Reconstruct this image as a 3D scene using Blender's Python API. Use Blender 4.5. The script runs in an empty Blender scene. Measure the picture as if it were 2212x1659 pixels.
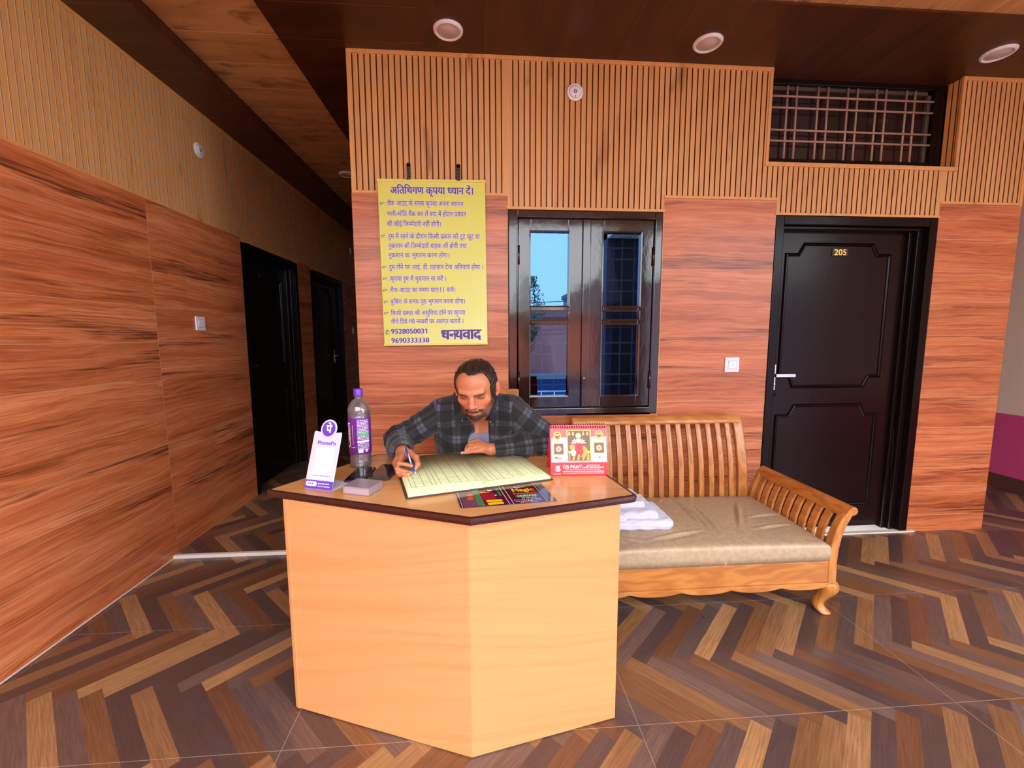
import bpy, bmesh, math, random
import numpy as np
from mathutils import Matrix, Vector
sc = bpy.context.scene
COL = sc.collection
PI = math.pi

# ---------------------------------------------------------------- camera
# solved from the photograph: right / up / back axes of a level room frame (X along the reception wall, Y into the house, Z up)
EYE = Vector((0, 0, 1.35))
def cam_axes(pitch, yaw, roll):
    cy, sy, cp, sp, cr, sr = math.cos(yaw), math.sin(yaw), math.cos(pitch), math.sin(pitch), math.cos(roll), math.sin(roll)
    Ry = np.array([[cy, sy, 0], [-sy, cy, 0], [0, 0, 1]])
    B = np.array([[1, 0, 0], [0, 0, -1], [0, 1, 0]], float)
    Rx = np.array([[1, 0, 0], [0, cp, -sp], [0, sp, cp]])
    Rz = np.array([[cr, -sr, 0], [sr, cr, 0], [0, 0, 1]])
    return Rz @ Rx @ B @ Ry
CM = cam_axes(0.11057509, -0.07299233, -0.00300364)
cam = bpy.data.cameras.new('camera'); cam.sensor_width = 36; cam.lens = 914.3 / 2212 * 36
cam.clip_start = 0.02
camo = bpy.data.objects.new('camera', cam); COL.objects.link(camo)
camo.matrix_world = Matrix(((CM[0][0], -CM[1][0], -CM[2][0], EYE.x), (CM[0][1], -CM[1][1], -CM[2][1], EYE.y), (CM[0][2], -CM[1][2], -CM[2][2], EYE.z), (0, 0, 0, 1)))
sc.camera = camo
sc.view_settings.view_transform = 'Standard'; sc.view_settings.look = 'None'
sc.view_settings.gamma = 1; sc.view_settings.exposure = 0.0
sc.view_settings.use_curve_mapping = False
sc.cycles.transparent_max_bounces = 32; sc.cycles.max_bounces = 10

# ---------------------------------------------------------------- node helper
class Sk:
    """a socket with arithmetic"""
    def __init__(s, nt, k): s.nt, s.k = nt, k
    def _m(s, op, *a):
        n = s.nt.nodes.new('ShaderNodeMath'); n.operation = op
        for i, v in enumerate((s,) + a):
            if isinstance(v, Sk): s.nt.links.new(v.k, n.inputs[i])
            else: n.inputs[i].default_value = v
        return Sk(s.nt, n.outputs[0])
    def __add__(s, o): return s._m('ADD', o)
    __radd__ = __add__
    def __sub__(s, o): return s._m('SUBTRACT', o)
    def __rsub__(s, o): return (s * -1) + o
    def __mul__(s, o): return s._m('MULTIPLY', o)
    __rmul__ = __mul__
    def __truediv__(s, o): return s._m('DIVIDE', o)
    def floor(s): return s._m('FLOOR')
    def fract(s): return s._m('FRACT')
    def abs(s): return s._m('ABSOLUTE')
    def sin(s): return s._m('SINE')
    def mod(s, o): return s._m('FLOORED_MODULO', o)
    def lt(s, o): return s._m('LESS_THAN', o)
    def gt(s, o): return s._m('GREATER_THAN', o)
    def mn(s, o): return s._m('MINIMUM', o)
    def mx(s, o): return s._m('MAXIMUM', o)
    def pw(s, o): return s._m('POWER', o)
    def ramp(s, a, b, lo=0., hi=1., smooth=True):
        n = s.nt.nodes.new('ShaderNodeMapRange'); n.interpolation_type = 'SMOOTHSTEP' if smooth else 'LINEAR'
        s.nt.links.new(s.k, n.inputs[0])
        for i, v in enumerate((a, b, lo, hi)): n.inputs[i + 1].default_value = v
        return Sk(s.nt, n.outputs[0])

class Mat:
    def __init__(s, name, **kw):
        s.m = bpy.data.materials.new(name); s.m.use_nodes = True; s.nt = s.m.node_tree
        s.b = s.nt.nodes['Principled BSDF']
        s.set(**kw)
    def set(s, **kw):
        names = dict(col='Base Color', rough='Roughness', metal='Metallic', spec='Specular IOR Level', coat='Coat Weight', coatr='Coat Roughness', trans='Transmission Weight', ior='IOR', alpha='Alpha', sss='Subsurface Weight', sheen='Sheen Weight', normal='Normal', ssr='Subsurface Radius', ssc='Subsurface Scale')
        for k, v in kw.items():
            i = s.b.inputs[names[k]]
            if isinstance(v, Sk): s.nt.links.new(v.k, i)
            elif k == 'col' and len(v) == 3: i.default_value = (*v, 1)
            else: i.default_value = v
        return s
    def pos(s):
        g = s.nt.nodes.new('ShaderNodeNewGeometry'); return s.xyz(Sk(s.nt, g.outputs['Position']))
    def objc(s):
        g = s.nt.nodes.new('ShaderNodeTexCoord'); return s.xyz(Sk(s.nt, g.outputs['Object']))
    def attr(s, name):
        g = s.nt.nodes.new('ShaderNodeAttribute'); g.attribute_name = name
        return Sk(s.nt, g.outputs['Color']), Sk(s.nt, g.outputs['Vector'])
    def xyz(s, v):
        n = s.nt.nodes.new('ShaderNodeSeparateXYZ'); s.nt.links.new(v.k, n.inputs[0])
        return [Sk(s.nt, o) for o in n.outputs]
    def vec(s, *a):
        n = s.nt.nodes.new('ShaderNodeCombineXYZ')
        for i, v in enumerate(a):
            if isinstance(v, Sk): s.nt.links.new(v.k, n.inputs[i])
            else: n.inputs[i].default_value = v
        return Sk(s.nt, n.outputs[0])
    def noise(s, v, scale=1., detail=3., rough=.55, dist=0.):
        n = s.nt.nodes.new('ShaderNodeTexNoise'); s.nt.links.new(v.k, n.inputs['Vector'])
        n.inputs['Scale'].default_value = scale; n.inputs['Detail'].default_value = detail
        n.inputs['Roughness'].default_value = rough; n.inputs['Distortion'].default_value = dist
        return Sk(s.nt, n.outputs[0])
    def white(s, v):
        n = s.nt.nodes.new('ShaderNodeTexWhiteNoise'); n.noise_dimensions = '3D'; s.nt.links.new(v.k, n.inputs['Vector'])
        return Sk(s.nt, n.outputs['Value'])
    def vor(s, v, scale=1.):
        n = s.nt.nodes.new('ShaderNodeTexVoronoi'); s.nt.links.new(v.k, n.inputs['Vector']); n.inputs['Scale'].default_value = scale
        return Sk(s.nt, n.outputs['Distance'])
    def mix(s, f, a, b, mode='MIX'):
        n = s.nt.nodes.new('ShaderNodeMix'); n.data_type = 'RGBA'; n.blend_type = mode
        for i, v in ((0, f), (6, a), (7, b)):
            if isinstance(v, Sk): s.nt.links.new(v.k, n.inputs[i])
            elif i == 0: n.inputs[0].default_value = v
            else: n.inputs[i].default_value = (*v, 1)
        return Sk(s.nt, n.outputs[2])
    def cramp(s, f, stops, const=False):
        n = s.nt.nodes.new('ShaderNodeValToRGB'); s.nt.links.new(f.k, n.inputs[0]); e = n.color_ramp.elements
        if const: n.color_ramp.interpolation = 'CONSTANT'
        while len(e) < len(stops): e.new(.5)
        for i, (p, c) in enumerate(stops): e[i].position = p; e[i].color = (*c, 1)
        return Sk(s.nt, n.outputs[0])
    def bump(s, h, dist=.002, st=.5):
        n = s.nt.nodes.new('ShaderNodeBump'); s.nt.links.new(h.k, n.inputs['Height']); n.inputs['Distance'].default_value = dist; n.inputs['Strength'].default_value = st
        s.nt.links.new(n.outputs[0], s.b.inputs['Normal']); return s
def flat(name, col, rough=.5, **kw): return Mat(name, col=col, rough=rough, **kw).m
def srgb(r, g, b):
    f = lambda c: (c / 255 / 12.92) if c < 11 else ((c / 255 + .055) / 1.055) ** 2.4
    return (f(r), f(g), f(b))

# ---------------------------------------------------------------- daylight
world = bpy.data.worlds.new('sky'); sc.world = world; world.use_nodes = True
nt = world.node_tree; bg = nt.nodes['Background']
tc = nt.nodes.new('ShaderNodeTexCoord'); sx = nt.nodes.new('ShaderNodeSeparateXYZ'); nt.links.new(tc.outputs['Generated'], sx.inputs[0])
nz = nt.nodes.new('ShaderNodeTexNoise'); nz.inputs['Scale'].default_value = 1.6; nz.inputs['Detail'].default_value = 5
nt.links.new(tc.outputs['Generated'], nz.inputs['Vector'])
zc = Sk(nt, sx.outputs[2]); cl = (zc + Sk(nt, nz.outputs[0]) * .25).ramp(.42, .68)   # hazy sky, brighter cloud overhead
mx = nt.nodes.new('ShaderNodeMix'); mx.data_type = 'RGBA'; nt.links.new(cl.k, mx.inputs[0])
mx.inputs[6].default_value = (.86, .93, 1.0, 1); mx.inputs[7].default_value = (1.3, 1.3, 1.3, 1)
nt.links.new(mx.outputs[2], bg.inputs[0]); bg.inputs[1].default_value = 7.0
sun = bpy.data.lights.new('sun', 'SUN'); sun.energy = 8; sun.angle = .01; sun.color = (1, .94, .85)
suno = bpy.data.objects.new('sun', sun); COL.objects.link(suno)
suno.rotation_euler = (math.radians(-38), 0, math.radians(20))   # high, from behind the house: lights the street and the houses opposite

# ---------------------------------------------------------------- building helpers
class MB:
    """collects shapes into one mesh"""
    def __init__(s): s.v, s.f, s.mi, s.sm, s.m = [], [], [], [], Matrix()
    def add(s, vs, fs, mi=0, smooth=False):
        o = len(s.v); s.v += [tuple(s.m @ Vector(p)) for p in vs]
        for f in fs: s.f.append([o + i for i in f]); s.mi.append(mi); s.sm.append(smooth)
        return s
    def box(s, lo, hi, mi=0):
        (a, b, c), (d, e, f) = lo, hi
        return s.add([(a, b, c), (d, b, c), (d, e, c), (a, e, c), (a, b, f), (d, b, f), (d, e, f), (a, e, f)],
                     [(0, 3, 2, 1), (4, 5, 6, 7), (0, 1, 5, 4), (1, 2, 6, 5), (2, 3, 7, 6), (3, 0, 4, 7)], mi)
    def quad(s, a, b, c, d, mi=0): return s.add([a, b, c, d], [(0, 1, 2, 3)], mi)
    def prism(s, poly, z0, z1, mi=0, plane='xy', smooth=False, mi_side=None):
        n = len(poly)
        P = {'xy': lambda p, h: (p[0], p[1], h), 'xz': lambda p, h: (p[0], h, p[1]), 'yz': lambda p, h: (h, p[0], p[1])}[plane]
        vs = [P(p, z0) for p in poly] + [P(p, z1) for p in poly]
        s.add(vs, [tuple(range(n))[::-1], tuple(range(n, 2 * n))], mi)
        return s.add(vs, [(i, (i + 1) % n, n + (i + 1) % n, n + i) for i in range(n)], mi if mi_side is None else mi_side, smooth)
    def lathe(s, prof, c=(0, 0, 0), n=32, mi=0, smooth=True, axis='z'):
        vs, fs = [], []
        for r, z in prof:
            for k in range(n):
                a = 2 * PI * k / n; p = (r * math.cos(a), r * math.sin(a), z)
                if axis == 'y': p = (p[0], p[2], p[1])
                if axis == 'x': p = (p[2], p[0], p[1])
                vs.append((c[0] + p[0], c[1] + p[1], c[2] + p[2]))
        for i in range(len(prof) - 1):
            for k in range(n): fs.append((i * n + k, i * n + (k + 1) % n, (i + 1) * n + (k + 1) % n, (i + 1) * n + k))
        if prof[0][0] > 1e-6: fs.append(tuple(range(n))[::-1])
        if prof[-1][0] > 1e-6: fs.append(tuple((len(prof) - 1) * n + k for k in range(n)))
        return s.add(vs, fs, mi, smooth)
    def tube(s, pts, r, n=10, mi=0, closed=False, smooth=True, ry=None):
        pts = [Vector(p) for p in pts]; rs = r if isinstance(r, (list, tuple)) else [r] * len(pts)
        vs, fs = [], []; N = len(pts); up = Vector((0, 0, 1))
        for i, p in enumerate(pts):
            a = pts[(i - 1) % N] if (closed or i) else p; b = pts[(i + 1) % N] if (closed or i < N - 1) else p
            t = (b - a).normalized(); u = t.cross(up)
            if u.length < .05: u = t.cross(Vector((0, 1, 0)))
            u.normalize(); w = u.cross(t); R = rs[i]; R2 = R if ry is None else ry
            for k in range(n):
                an = 2 * PI * k / n; vs.append(tuple(p + u * math.cos(an) * R + w * math.sin(an) * R2))
        for i in range(N if closed else N - 1):
            j = (i + 1) % N
            for k in range(n): fs.append((i * n + k, i * n + (k + 1) % n, j * n + (k + 1) % n, j * n + k))
        if not closed: fs += [tuple(range(n))[::-1], tuple((N - 1) * n + k for k in range(n))]
        return s.add(vs, fs, mi, smooth)
    def sweep(s, path, prof, mi=0, closed=False, plane='xz', smooth=False):
        """profile (offset across, height out) swept along a path lying in a plane, mitred; out = -Y for 'xz', +X for 'yz'"""
        N = len(path); vs, fs = [], []
        for i in range(N):
            p = Vector(path[i]); a = Vector(path[i - 1]) if (closed or i) else None; b = Vector(path[(i + 1) % N]) if (closed or i < N - 1) else None
            d1 = (p - a).normalized() if a is not None else None; d2 = (b - p).normalized() if b is not None else None
            d1 = d1 or d2; d2 = d2 or d1
            n1 = Vector((-d1.y, d1.x)); n2 = Vector((-d2.y, d2.x)); m = (n1 + n2); m = m / max(m.dot(n1), .3)
            for o, h in prof:
                q = p + m * o
                vs.append((q.x, -h, q.y) if plane == 'xz' else ((h, q.x, q.y) if plane == 'yz' else (q.x, q.y, h)))
        K = len(prof)
        for i in range(N if closed else N - 1):
            j = (i + 1) % N
            for k in range(K): fs.append((i * K + k, i * K + (k + 1) % K, j * K + (k + 1) % K, j * K + k))
        if not closed: fs += [tuple(range(K))[::-1], tuple((N - 1) * K + k for k in range(K))]
        return s.add(vs, fs, mi, smooth)
    def ext(s, o):
        return s.add(o.v, o.f, 0) if False else s

def finish_mesh(me, mats, smooth=None):
    for m in (mats if isinstance(mats, (list, tuple)) else [mats]): me.materials.append(m)
def obj(name, mb, mats, parent=None, bev=0, seg=2, sub=0, recalc=True):
    me = bpy.data.meshes.new(name); me.from_pydata(mb.v, [], mb.f); finish_mesh(me, mats)
    me.polygons.foreach_set('material_index', mb.mi); me.polygons.foreach_set('use_smooth', mb.sm)
    if recalc:
        bm = bmesh.new(); bm.from_mesh(me); bmesh.ops.remove_doubles(bm, verts=bm.verts, dist=1e-6); bmesh.ops.recalc_face_normals(bm, faces=bm.faces); bm.to_mesh(me); bm.free()
    o = bpy.data.objects.new(name, me); COL.objects.link(o)
    if bev:
        b = o.modifiers.new('edge', 'BEVEL'); b.width = bev; b.segments = seg; b.limit_method = 'ANGLE'; b.angle_limit = math.radians(38); b.harden_normals = False
    if sub: q = o.modifiers.new('smooth', 'SUBSURF'); q.levels = q.render_levels = sub
    if parent is not None: adopt(o, parent)
    return o
WORLD = {}
def adopt(o, parent):
    o.parent = parent; o.matrix_parent_inverse = Matrix.Translation(-WORLD.get(parent.name, Vector((0, 0, 0))))
    WORLD[o.name] = WORLD.get(o.name, WORLD.get(parent.name, Vector((0, 0, 0))) * 0)
def tag(o, label, cat, group=None):
    o['label'] = label; o['category'] = cat
    if group: o['group'] = group
    return o
def thing(name, label, cat, loc=(0, 0, 0), group=None):
    o = bpy.data.objects.new(name, None); COL.objects.link(o); o.location = loc; o.empty_display_size = .05
    WORLD[o.name] = Vector(loc); return tag(o, label, cat, group)
def struct(name, mb, mats, parent=None, **kw):
    o = obj(name, mb, mats, parent, **kw)
    if parent is None: o['kind'] = 'structure'
    return o
def part(o, label): o['label'] = label; return o
def dup(root, loc, label=None):
    r = root.copy(); COL.objects.link(r); r.location = loc
    if label: r['label'] = label
    for ch in list(root.children):
        c = ch.copy(); COL.objects.link(c); c.parent = r; c.matrix_parent_inverse = ch.matrix_parent_inverse.copy()
        for g in list(ch.children):
            d = g.copy(); COL.objects.link(d); d.parent = c; d.matrix_parent_inverse = g.matrix_parent_inverse.copy()
    return r
def P(x, y, Y):
    """point of the plane at depth Y seen at photograph pixel x, y"""
    d = CM.T @ np.array([(x - 1106) / 914.3, (y - 829.5) / 914.3, 1]); t = Y / d[1]
    return Vector((d[0] * t, Y, 1.35 + d[2] * t))
def rot_at(c, deg): return Matrix.Translation(Vector(c)) @ Matrix.Rotation(math.radians(deg), 4, 'Z')
def rrect(x0, y0, x1, y1, r, n=5):
    out = []
    for cx, cy, a0 in ((x1 - r, y0 + r, -90), (x1 - r, y1 - r, 0), (x0 + r, y1 - r, 90), (x0 + r, y0 + r, 180)):
        for k in range(n + 1):
            a = math.radians(a0 + 90 * k / n); out.append((cx + r * math.cos(a), cy + r * math.sin(a)))
    return out

# ---------------------------------------------------------------- lettering (outlines of the built-in font turned into flat meshes)
_tc = {}
def _glyphs(txt, off=0.):
    key = (txt, off)
    if key in _tc: return _tc[key]
    c = bpy.data.curves.new('t', 'FONT'); c.body = txt; c.size = 1; c.offset = off; c.resolution_u = 3
    o = bpy.data.objects.new('t', c); COL.objects.link(o); dg = bpy.context.evaluated_depsgraph_get()
    me = bpy.data.meshes.new_from_object(o.evaluated_get(dg))
    r = ([tuple(v.co) for v in me.vertices], [tuple(p.vertices) for p in me.polygons])
    bpy.data.objects.remove(o); bpy.data.meshes.remove(me); bpy.data.curves.remove(c); _tc[key] = r; return r
_bar = {}
def _adv(txt):
    """width the pen moves for a run"""
    if txt not in _bar:
        f = lambda t: max(v[0] for v in _glyphs(t)[0])
        _bar[txt] = f(txt + '|') - f('|')
    return _bar[txt]
def half_form(ch, off):
    """a consonant without its upright, as it stands in a conjunct"""
    v, f = _glyphs(ch, off); bm = bmesh.new()
    bv = [bm.verts.new(p) for p in v]
    for q in f:
        try: bm.faces.new([bv[i] for i in q])
        except ValueError: pass
    cut = _adv(ch) - .145
    bmesh.ops.bisect_plane(bm, geom=bm.verts[:] + bm.edges[:] + bm.faces[:], plane_co=(cut, 0, 0), plane_no=(1, 0, 0), clear_outer=True)
    bm.verts.index_update(); r = ([tuple(w.co) for w in bm.verts], [tuple(w.index for w in q.verts) for q in bm.faces]); bm.free()
    return r, cut
def run(txt, off=0.):
    """shape a line: i-signs go before their consonant, [x] is a half form, {x} a consonant with a subjoined r, ^ a reph over the letter before"""
    vs, fs, x = [], [], 0.
    def put(g, dx):
        o = len(vs); vs.extend((p[0] + dx, p[1]) for p in g[0]); fs.extend(tuple(o + i for i in q) for q in g[1])
    i = 0; buf = ''
    def flush():
        nonlocal buf, x
        if buf:
            if buf.strip(): put(_glyphs(buf, off), x)
            x += _adv(buf); buf = ''
    while i < len(txt):
        ch = txt[i]
        if ch == '[':
            flush(); g, w = half_form(txt[i + 1], off); put(g, x); x += w - .005; i += 3; continue
        if ch == '{':
            flush(); c0 = txt[i + 1]; put(_glyphs(c0, off), x); w = _adv(c0)
            put(([(w - .13, .12 - off), (w - .13, .2 + off), (w - .37, .02 + off), (w - .37 - off, -.05 - off)], [(0, 1, 2, 3)]), x); x += w; i += 3; continue
        if ch == '^':
            flush()
            pts = [(-.16, .62), (-.19, .70), (-.16, .80), (-.06, .86)]; w = .035 + off
            for a, b in zip(pts, pts[1:]): put(([(a[0] - w, a[1]), (a[0] + w, a[1]), (b[0] + w, b[1] + w * .3), (b[0] - w, b[1])], [(0, 1, 2, 3)]), x)
            i += 1; continue
        if ch == '1':      # the built-in numeral is a bare bar: give it its flag
            flush(); g = _glyphs('1', off); a_ = min(p[0] for p in g[0]); t_ = max(p[1] for p in g[0]); put(g, x + .03)
            put(([(a_ - .13, t_ - .20), (a_ + .01, t_ - .12), (a_ + .01, t_), (a_ - .13, t_ - .10)], [(0, 1, 2, 3)]), x + .03); x += _adv('1') + .06; i += 1; continue
        buf += ch; i += 1
    flush()
    return vs, fs, x
def text(mb, txt, x, y, size, m, off=0., align='l', width=None, mi=0, lift=0.):
    """lay a line on the plane of matrix m (x right, y up, z out)"""
    v, f, w = run(txt, off); sx = size if width is None else width / max(w, 1e-6)
    x0 = x - {'l': 0, 'c': .5, 'r': 1}[align] * w * sx; old = mb.m; mb.m = m
    mb.add([(x0 + p[0] * sx, y + p[1] * size, lift) for p in v], f, mi); mb.m = old
    return w * sx
def plane_at(o, xd, yd):
    xd, yd = Vector(xd).normalized(), Vector(yd).normalized(); z = xd.cross(yd)
    return Matrix(((xd.x, yd.x, z.x, o[0]), (xd.y, yd.y, z.y, o[1]), (xd.z, yd.z, z.z, o[2]), (0, 0, 0, 1)))
def scribble(mb, x0, x1, y, h, m, seed, mi=0, lift=0., word=(.5, 2.2)):
    """a line of print too small to read: a row of short dashes"""
    r = random.Random(seed); x = x0; old = mb.m; mb.m = m
    while x < x1 - h:
        w = min(h * r.uniform(*word), x1 - x); mb.quad((x, y, lift), (x + w, y, lift), (x + w, y + h, lift), (x, y + h, lift), mi); x += w + h * .6
    mb.m = old
# ================================================================ materials of the room
def wood_tile(name, ax, a0, z0, along=1.2, pitch=.206, grout=(.62, .40, .28), k=1.):
    M = Mat(name, rough=.33, spec=.5); x, y, z = M.pos(); a = (x if ax == 'x' else y) - a0; h = z - z0
    row = (h / pitch).floor(); colm = (a / along).floor()
    r1 = M.white(M.vec(row, colm, 3.3)); r2 = M.white(M.vec(row, colm, 9.1))
    u = a + r1 * 31; w = h + r2 * 17
    warp = M.noise(M.vec(u * 1.6, w * 7, r1 * 5), 1, 3, .55)
    bands = M.noise(M.vec(u * .9, w * 13 + warp * 1.8, r2 * 9), 1, 4, .6)
    fine = M.noise(M.vec(u * 6, w * 190 + warp * 14, 0), 1, 2, .6)
    rings = ((w * 75 + warp * 20 + bands * 9) * 2.2).sin() * .5 + .5
    st = M.noise(M.vec(u * .75, w * 10 + warp * 1.2, r1 * 20), 1, 3, .5)
    streak = st.ramp(.56, .68) * M.noise(M.vec(u * 3, w * 90, 1.), 1, 3, .6).ramp(.35, .62)
    kn = M.vor(M.vec(u * 1.05 + 3, w * 3.4, 0), 1)
    knot = kn.ramp(.02, .13, 1, 0); kring = ((kn * 120).sin() * .5 + .5) * kn.ramp(.05, .20, 1, 0)
    tone = bands.ramp(.25, .75) * .55 + rings * .10 + fine * .42 - kring * .26
    c = M.cramp(tone, [(p_, srgb(*[min(255, q * k) for q in c_])) for p_, c_ in ((.12, (136, 68, 40)), (.42, (186, 102, 60)), (.65, (205, 122, 77)), (.95, (220, 145, 100)))])
    fib = M.noise(M.vec(u * 1.3, w * 95 + warp * 4.5, r1 * 6), 1, 3, .65); fib2 = M.noise(M.vec(u * 3, w * 240 + warp * 10, 3.), 1, 2, .6)
    c = M.mix(fib.ramp(.52, .66) * .45, c, srgb(132, 64, 38)); c = M.mix(fib2.ramp(.5, .7) * .35, c, srgb(126, 62, 38)); c = M.mix(fib.ramp(.46, .34) * .25, c, srgb(228, 156, 112))
    c = M.mix((streak * .82).mn(1), c, srgb(74, 36, 24)); c = M.mix(knot * .6, c, srgb(100, 50, 32))
    c = M.mix((r2 - .5).mx(0) * .35, c, srgb(150, 80, 46))
    g = ((h / pitch).fract()); e = g.mn(1 - g) * pitch; q = ((a / along).fract()); e2 = q.mn(1 - q) * along
    gj = e.ramp(.0006, .0016, 1, 0).mx(e2.ramp(.0008, .002, 1, 0))
    c = M.mix(gj * .75, c, grout)
    M.set(col=c, rough=(fine * .10 + .26)); M.bump(fine * .25 - gj * 1.0, .0012, .35); return M.m
M_tile = wood_tile('wood_look_tile', 'x', 1.12, .115, along=2.5)
M_tileL = wood_tile('wood_look_tile_side_brightened', 'y', 2.66, .092, pitch=.2057, k=1.12)  # same tile, its colour raised to stand in for light on the dim left wall
def slat_mat(name, ax, light, dark, smudge, rough=.5):
    M = Mat(name, rough=rough); x, y, z = M.pos(); a = x if ax == 'x' else y
    k = (a / .0333).floor(); r = M.white(M.vec(k, 1, 1))
    g = M.noise(M.vec(a * 160, z * 3 + r * 9, k), 1, 3, .6); s = M.noise(M.vec(a * 9, z * 2.2, 4), 1, 3, .55); t = M.noise(M.vec(a * 2.1 , z * .6, 7.), 1, 2)
    c = M.mix(g.ramp(.3, .7) * .5 + r * .35, light, dark); c = M.mix(s.ramp(.60, .74) * .75, c, smudge); c = M.mix(t.ramp(.5, .7) * .35, c, dark)
    M.set(col=c); return M.m
M_slat = slat_mat('oak_fluted_cladding', 'x', srgb(222, 171, 108), srgb(196, 136, 76), srgb(140, 92, 46))
M_slatL = slat_mat('oak_fluted_cladding_side_brightened', 'y', srgb(242, 182, 106), srgb(220, 150, 80), srgb(150, 96, 46))  # same oak, light missing on the left wall put into a paler colour
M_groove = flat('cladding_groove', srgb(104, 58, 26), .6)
M_trim = slat_mat('cladding_trim', 'x', srgb(226, 168, 100), srgb(205, 142, 78), srgb(170, 112, 60), .45)
def ceil_mat(name, ax, pitch, base, dk, seam, rough, seamw=.0022, o0=0., blot=.0):
    M = Mat(name, rough=rough, spec=.4); x, y, z = M.pos(); a, b = (x, y) if ax == 'x' else (y, x)     # planks run along b
    k = ((a - o0) / pitch).floor(); r = M.white(M.vec(k, 2, 5)); f = ((a - o0) / pitch).fract(); e = f.mn(1 - f) * pitch
    wv = M.noise(M.vec(a * 9, b * 1.5 + r * 20, k), 1, 4, .6, .6); fi = M.noise(M.vec(a * 110, b * 5, k), 1, 3, .6)
    c = M.mix(wv.ramp(.3, .72) * .75 + fi * .25, base, dk)
    if blot: c = M.mix(M.noise(M.vec(a * 14, b * 5 + r * 8, k), 1, 3, .5, .8).ramp(.56, .70) * blot, c, tuple(q * .35 for q in dk))
    c = M.mix(e.ramp(seamw * .5, seamw, 1, 0) * .8, c, seam); M.set(col=c); M.bump(e.ramp(0, .004) * 1., .002, .4); return M.m
M_ceilx = ceil_mat('dark_ceiling_panel', 'y', .256, srgb(84, 44, 20), srgb(56, 28, 12), srgb(118, 70, 38), .36, o0=2.535)
M_ceily = ceil_mat('dark_ceiling_panel_lengthwise', 'x', .256, srgb(84, 44, 20), srgb(58, 29, 13), srgb(106, 62, 34), .36, .0015, o0=.30)
M_ceill = ceil_mat('light_ceiling_panel', 'y', .256, srgb(212, 158, 102), srgb(170, 118, 70), srgb(240, 204, 158), .35, .003, o0=2.535, blot=.6)
def floor_mat():
    M = Mat('herringbone_floor_tile', rough=.3, spec=.5); x, y, z = M.pos()
    wd = .0646; n = 7; X = x + .018; Y = y - 1.6405 + .3
    u = (X + Y) * .70711 / wd + 600; v = (X - Y) * .70711 / wd + 600
    i = u.floor(); j = v.floor(); t = (i - j - 6).mod(2 * n); hz = t.lt(n - .5)
    fu = u - i; fv = v - j
    ida = hz * (i - t) + (1 - hz) * i; idb = hz * j + (1 - hz) * (j - (13 - t))
    tx = ((x - .535) / 1.205).floor(); ty = ((y - 1.303) / .64).floor()
    r = M.white(M.vec(ida * 1.37, idb * 2.11, hz * 17.3 + 4.2)); r2 = M.white(M.vec(ida, idb, hz * 3 + 11))
    al = hz * u + (1 - hz) * v; ac = hz * v + (1 - hz) * u
    wv = M.noise(M.vec(al * .16 + r * 30, ac * 1.6, r2 * 9), 1, 4, .6, .5); fi = M.noise(M.vec(al * .5, ac * 13 + wv * 3, r * 7), 1, 3, .65)
    bid = ((i - j - 6) / (2 * n)).floor(); seq = ((hz * j + (1 - hz) * (i + 5) + bid * 4 + (r2 * 1.45).floor() * 5).mod(13) + .5) / 13       # the printed tile repeats its thirteen planks
    lt, pu, br, dp, tn, pl, rb, gr = srgb(178, 134, 92), srgb(110, 86, 80), srgb(132, 91, 62), srgb(86, 68, 67), srgb(152, 110, 75), srgb(120, 96, 89), srgb(114, 76, 56), srgb(98, 80, 78)
    base = M.cramp(seq, [(q / 13, c_) for q, c_ in enumerate((lt, pu, br, dp, tn, pl, dp, rb, gr, lt, dp, br, pl))], True)
    base = M.mix((r - .5).mx(0) * .5, base, srgb(92, 66, 52))
    c = M.mix(fi.ramp(.25, .75) * .55, base, (0, 0, 0), 'MIX'); c = M.mix(wv.ramp(.5, .75) * .35, M.mix((fi.ramp(.3, .7) * .85), base, M.mix(.55, base, srgb(62, 40, 28))), M.mix(.5, base, srgb(84, 54, 38)))
    gx = ((x - .535) / 1.205).fract(); gy = ((y - 1.303) / .64).fract()
    g = (gx.mn(1 - gx) * 1.205).mn(gy.mn(1 - gy) * .64).ramp(.0007, .0016, 1, 0)
    c = M.mix(g * .55, c, srgb(178, 160, 146))
    dirt = M.noise(M.vec(x * 3, y * 3, 0), 1, 5, .65)
    M.set(col=c, rough=dirt * .16 + .22); M.bump(fi * .4 - g, .0006, .25); return M.m
M_floor = floor_mat()
M_marble = flat('threshold_marble', srgb(225, 218, 212), .25)
M_plaster = flat('plaster', srgb(215, 205, 195), .8)
M_roomdark = flat('room_plaster', srgb(150, 140, 135), .9)
def gloss_paint(name, col, rough, wav=.0015, sc_=28, spec=.5):
    M = Mat(name, col=col, rough=rough, spec=spec); x, y, z = M.pos()
    M.bump(M.noise(M.vec(x, y, z * .6), sc_, 3, .55), wav, .35); return M.m
M_door = gloss_paint('espresso_door_enamel', srgb(26, 12, 12), .2, .0004, 60, .17)
M_frame = gloss_paint('brown_window_enamel', srgb(42, 25, 19), .10, .0022, 16); M_frame.node_tree.nodes['Principled BSDF'].inputs['Coat Weight'].default_value = .5; M_frame.node_tree.nodes['Principled BSDF'].inputs['Coat Roughness'].default_value = .06
M_dframe = gloss_paint('espresso_frame_enamel', srgb(20, 11, 10), .2, .0008, 40, .15)
M_steel = flat('brushed_steel', srgb(205, 203, 200), .25, metal=1.0)
M_dsteel = flat('dark_steel', srgb(70, 66, 64), .4, metal=1.0)
M_brass = flat('brass', srgb(230, 180, 80), .22, metal=1.0)
M_white = flat('white_plastic', srgb(238, 236, 240), .35)
M_offw = flat('pale_grey_plastic', srgb(205, 200, 205), .4)
M_black = flat('black_plastic', srgb(16, 15, 17), .4)

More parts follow.
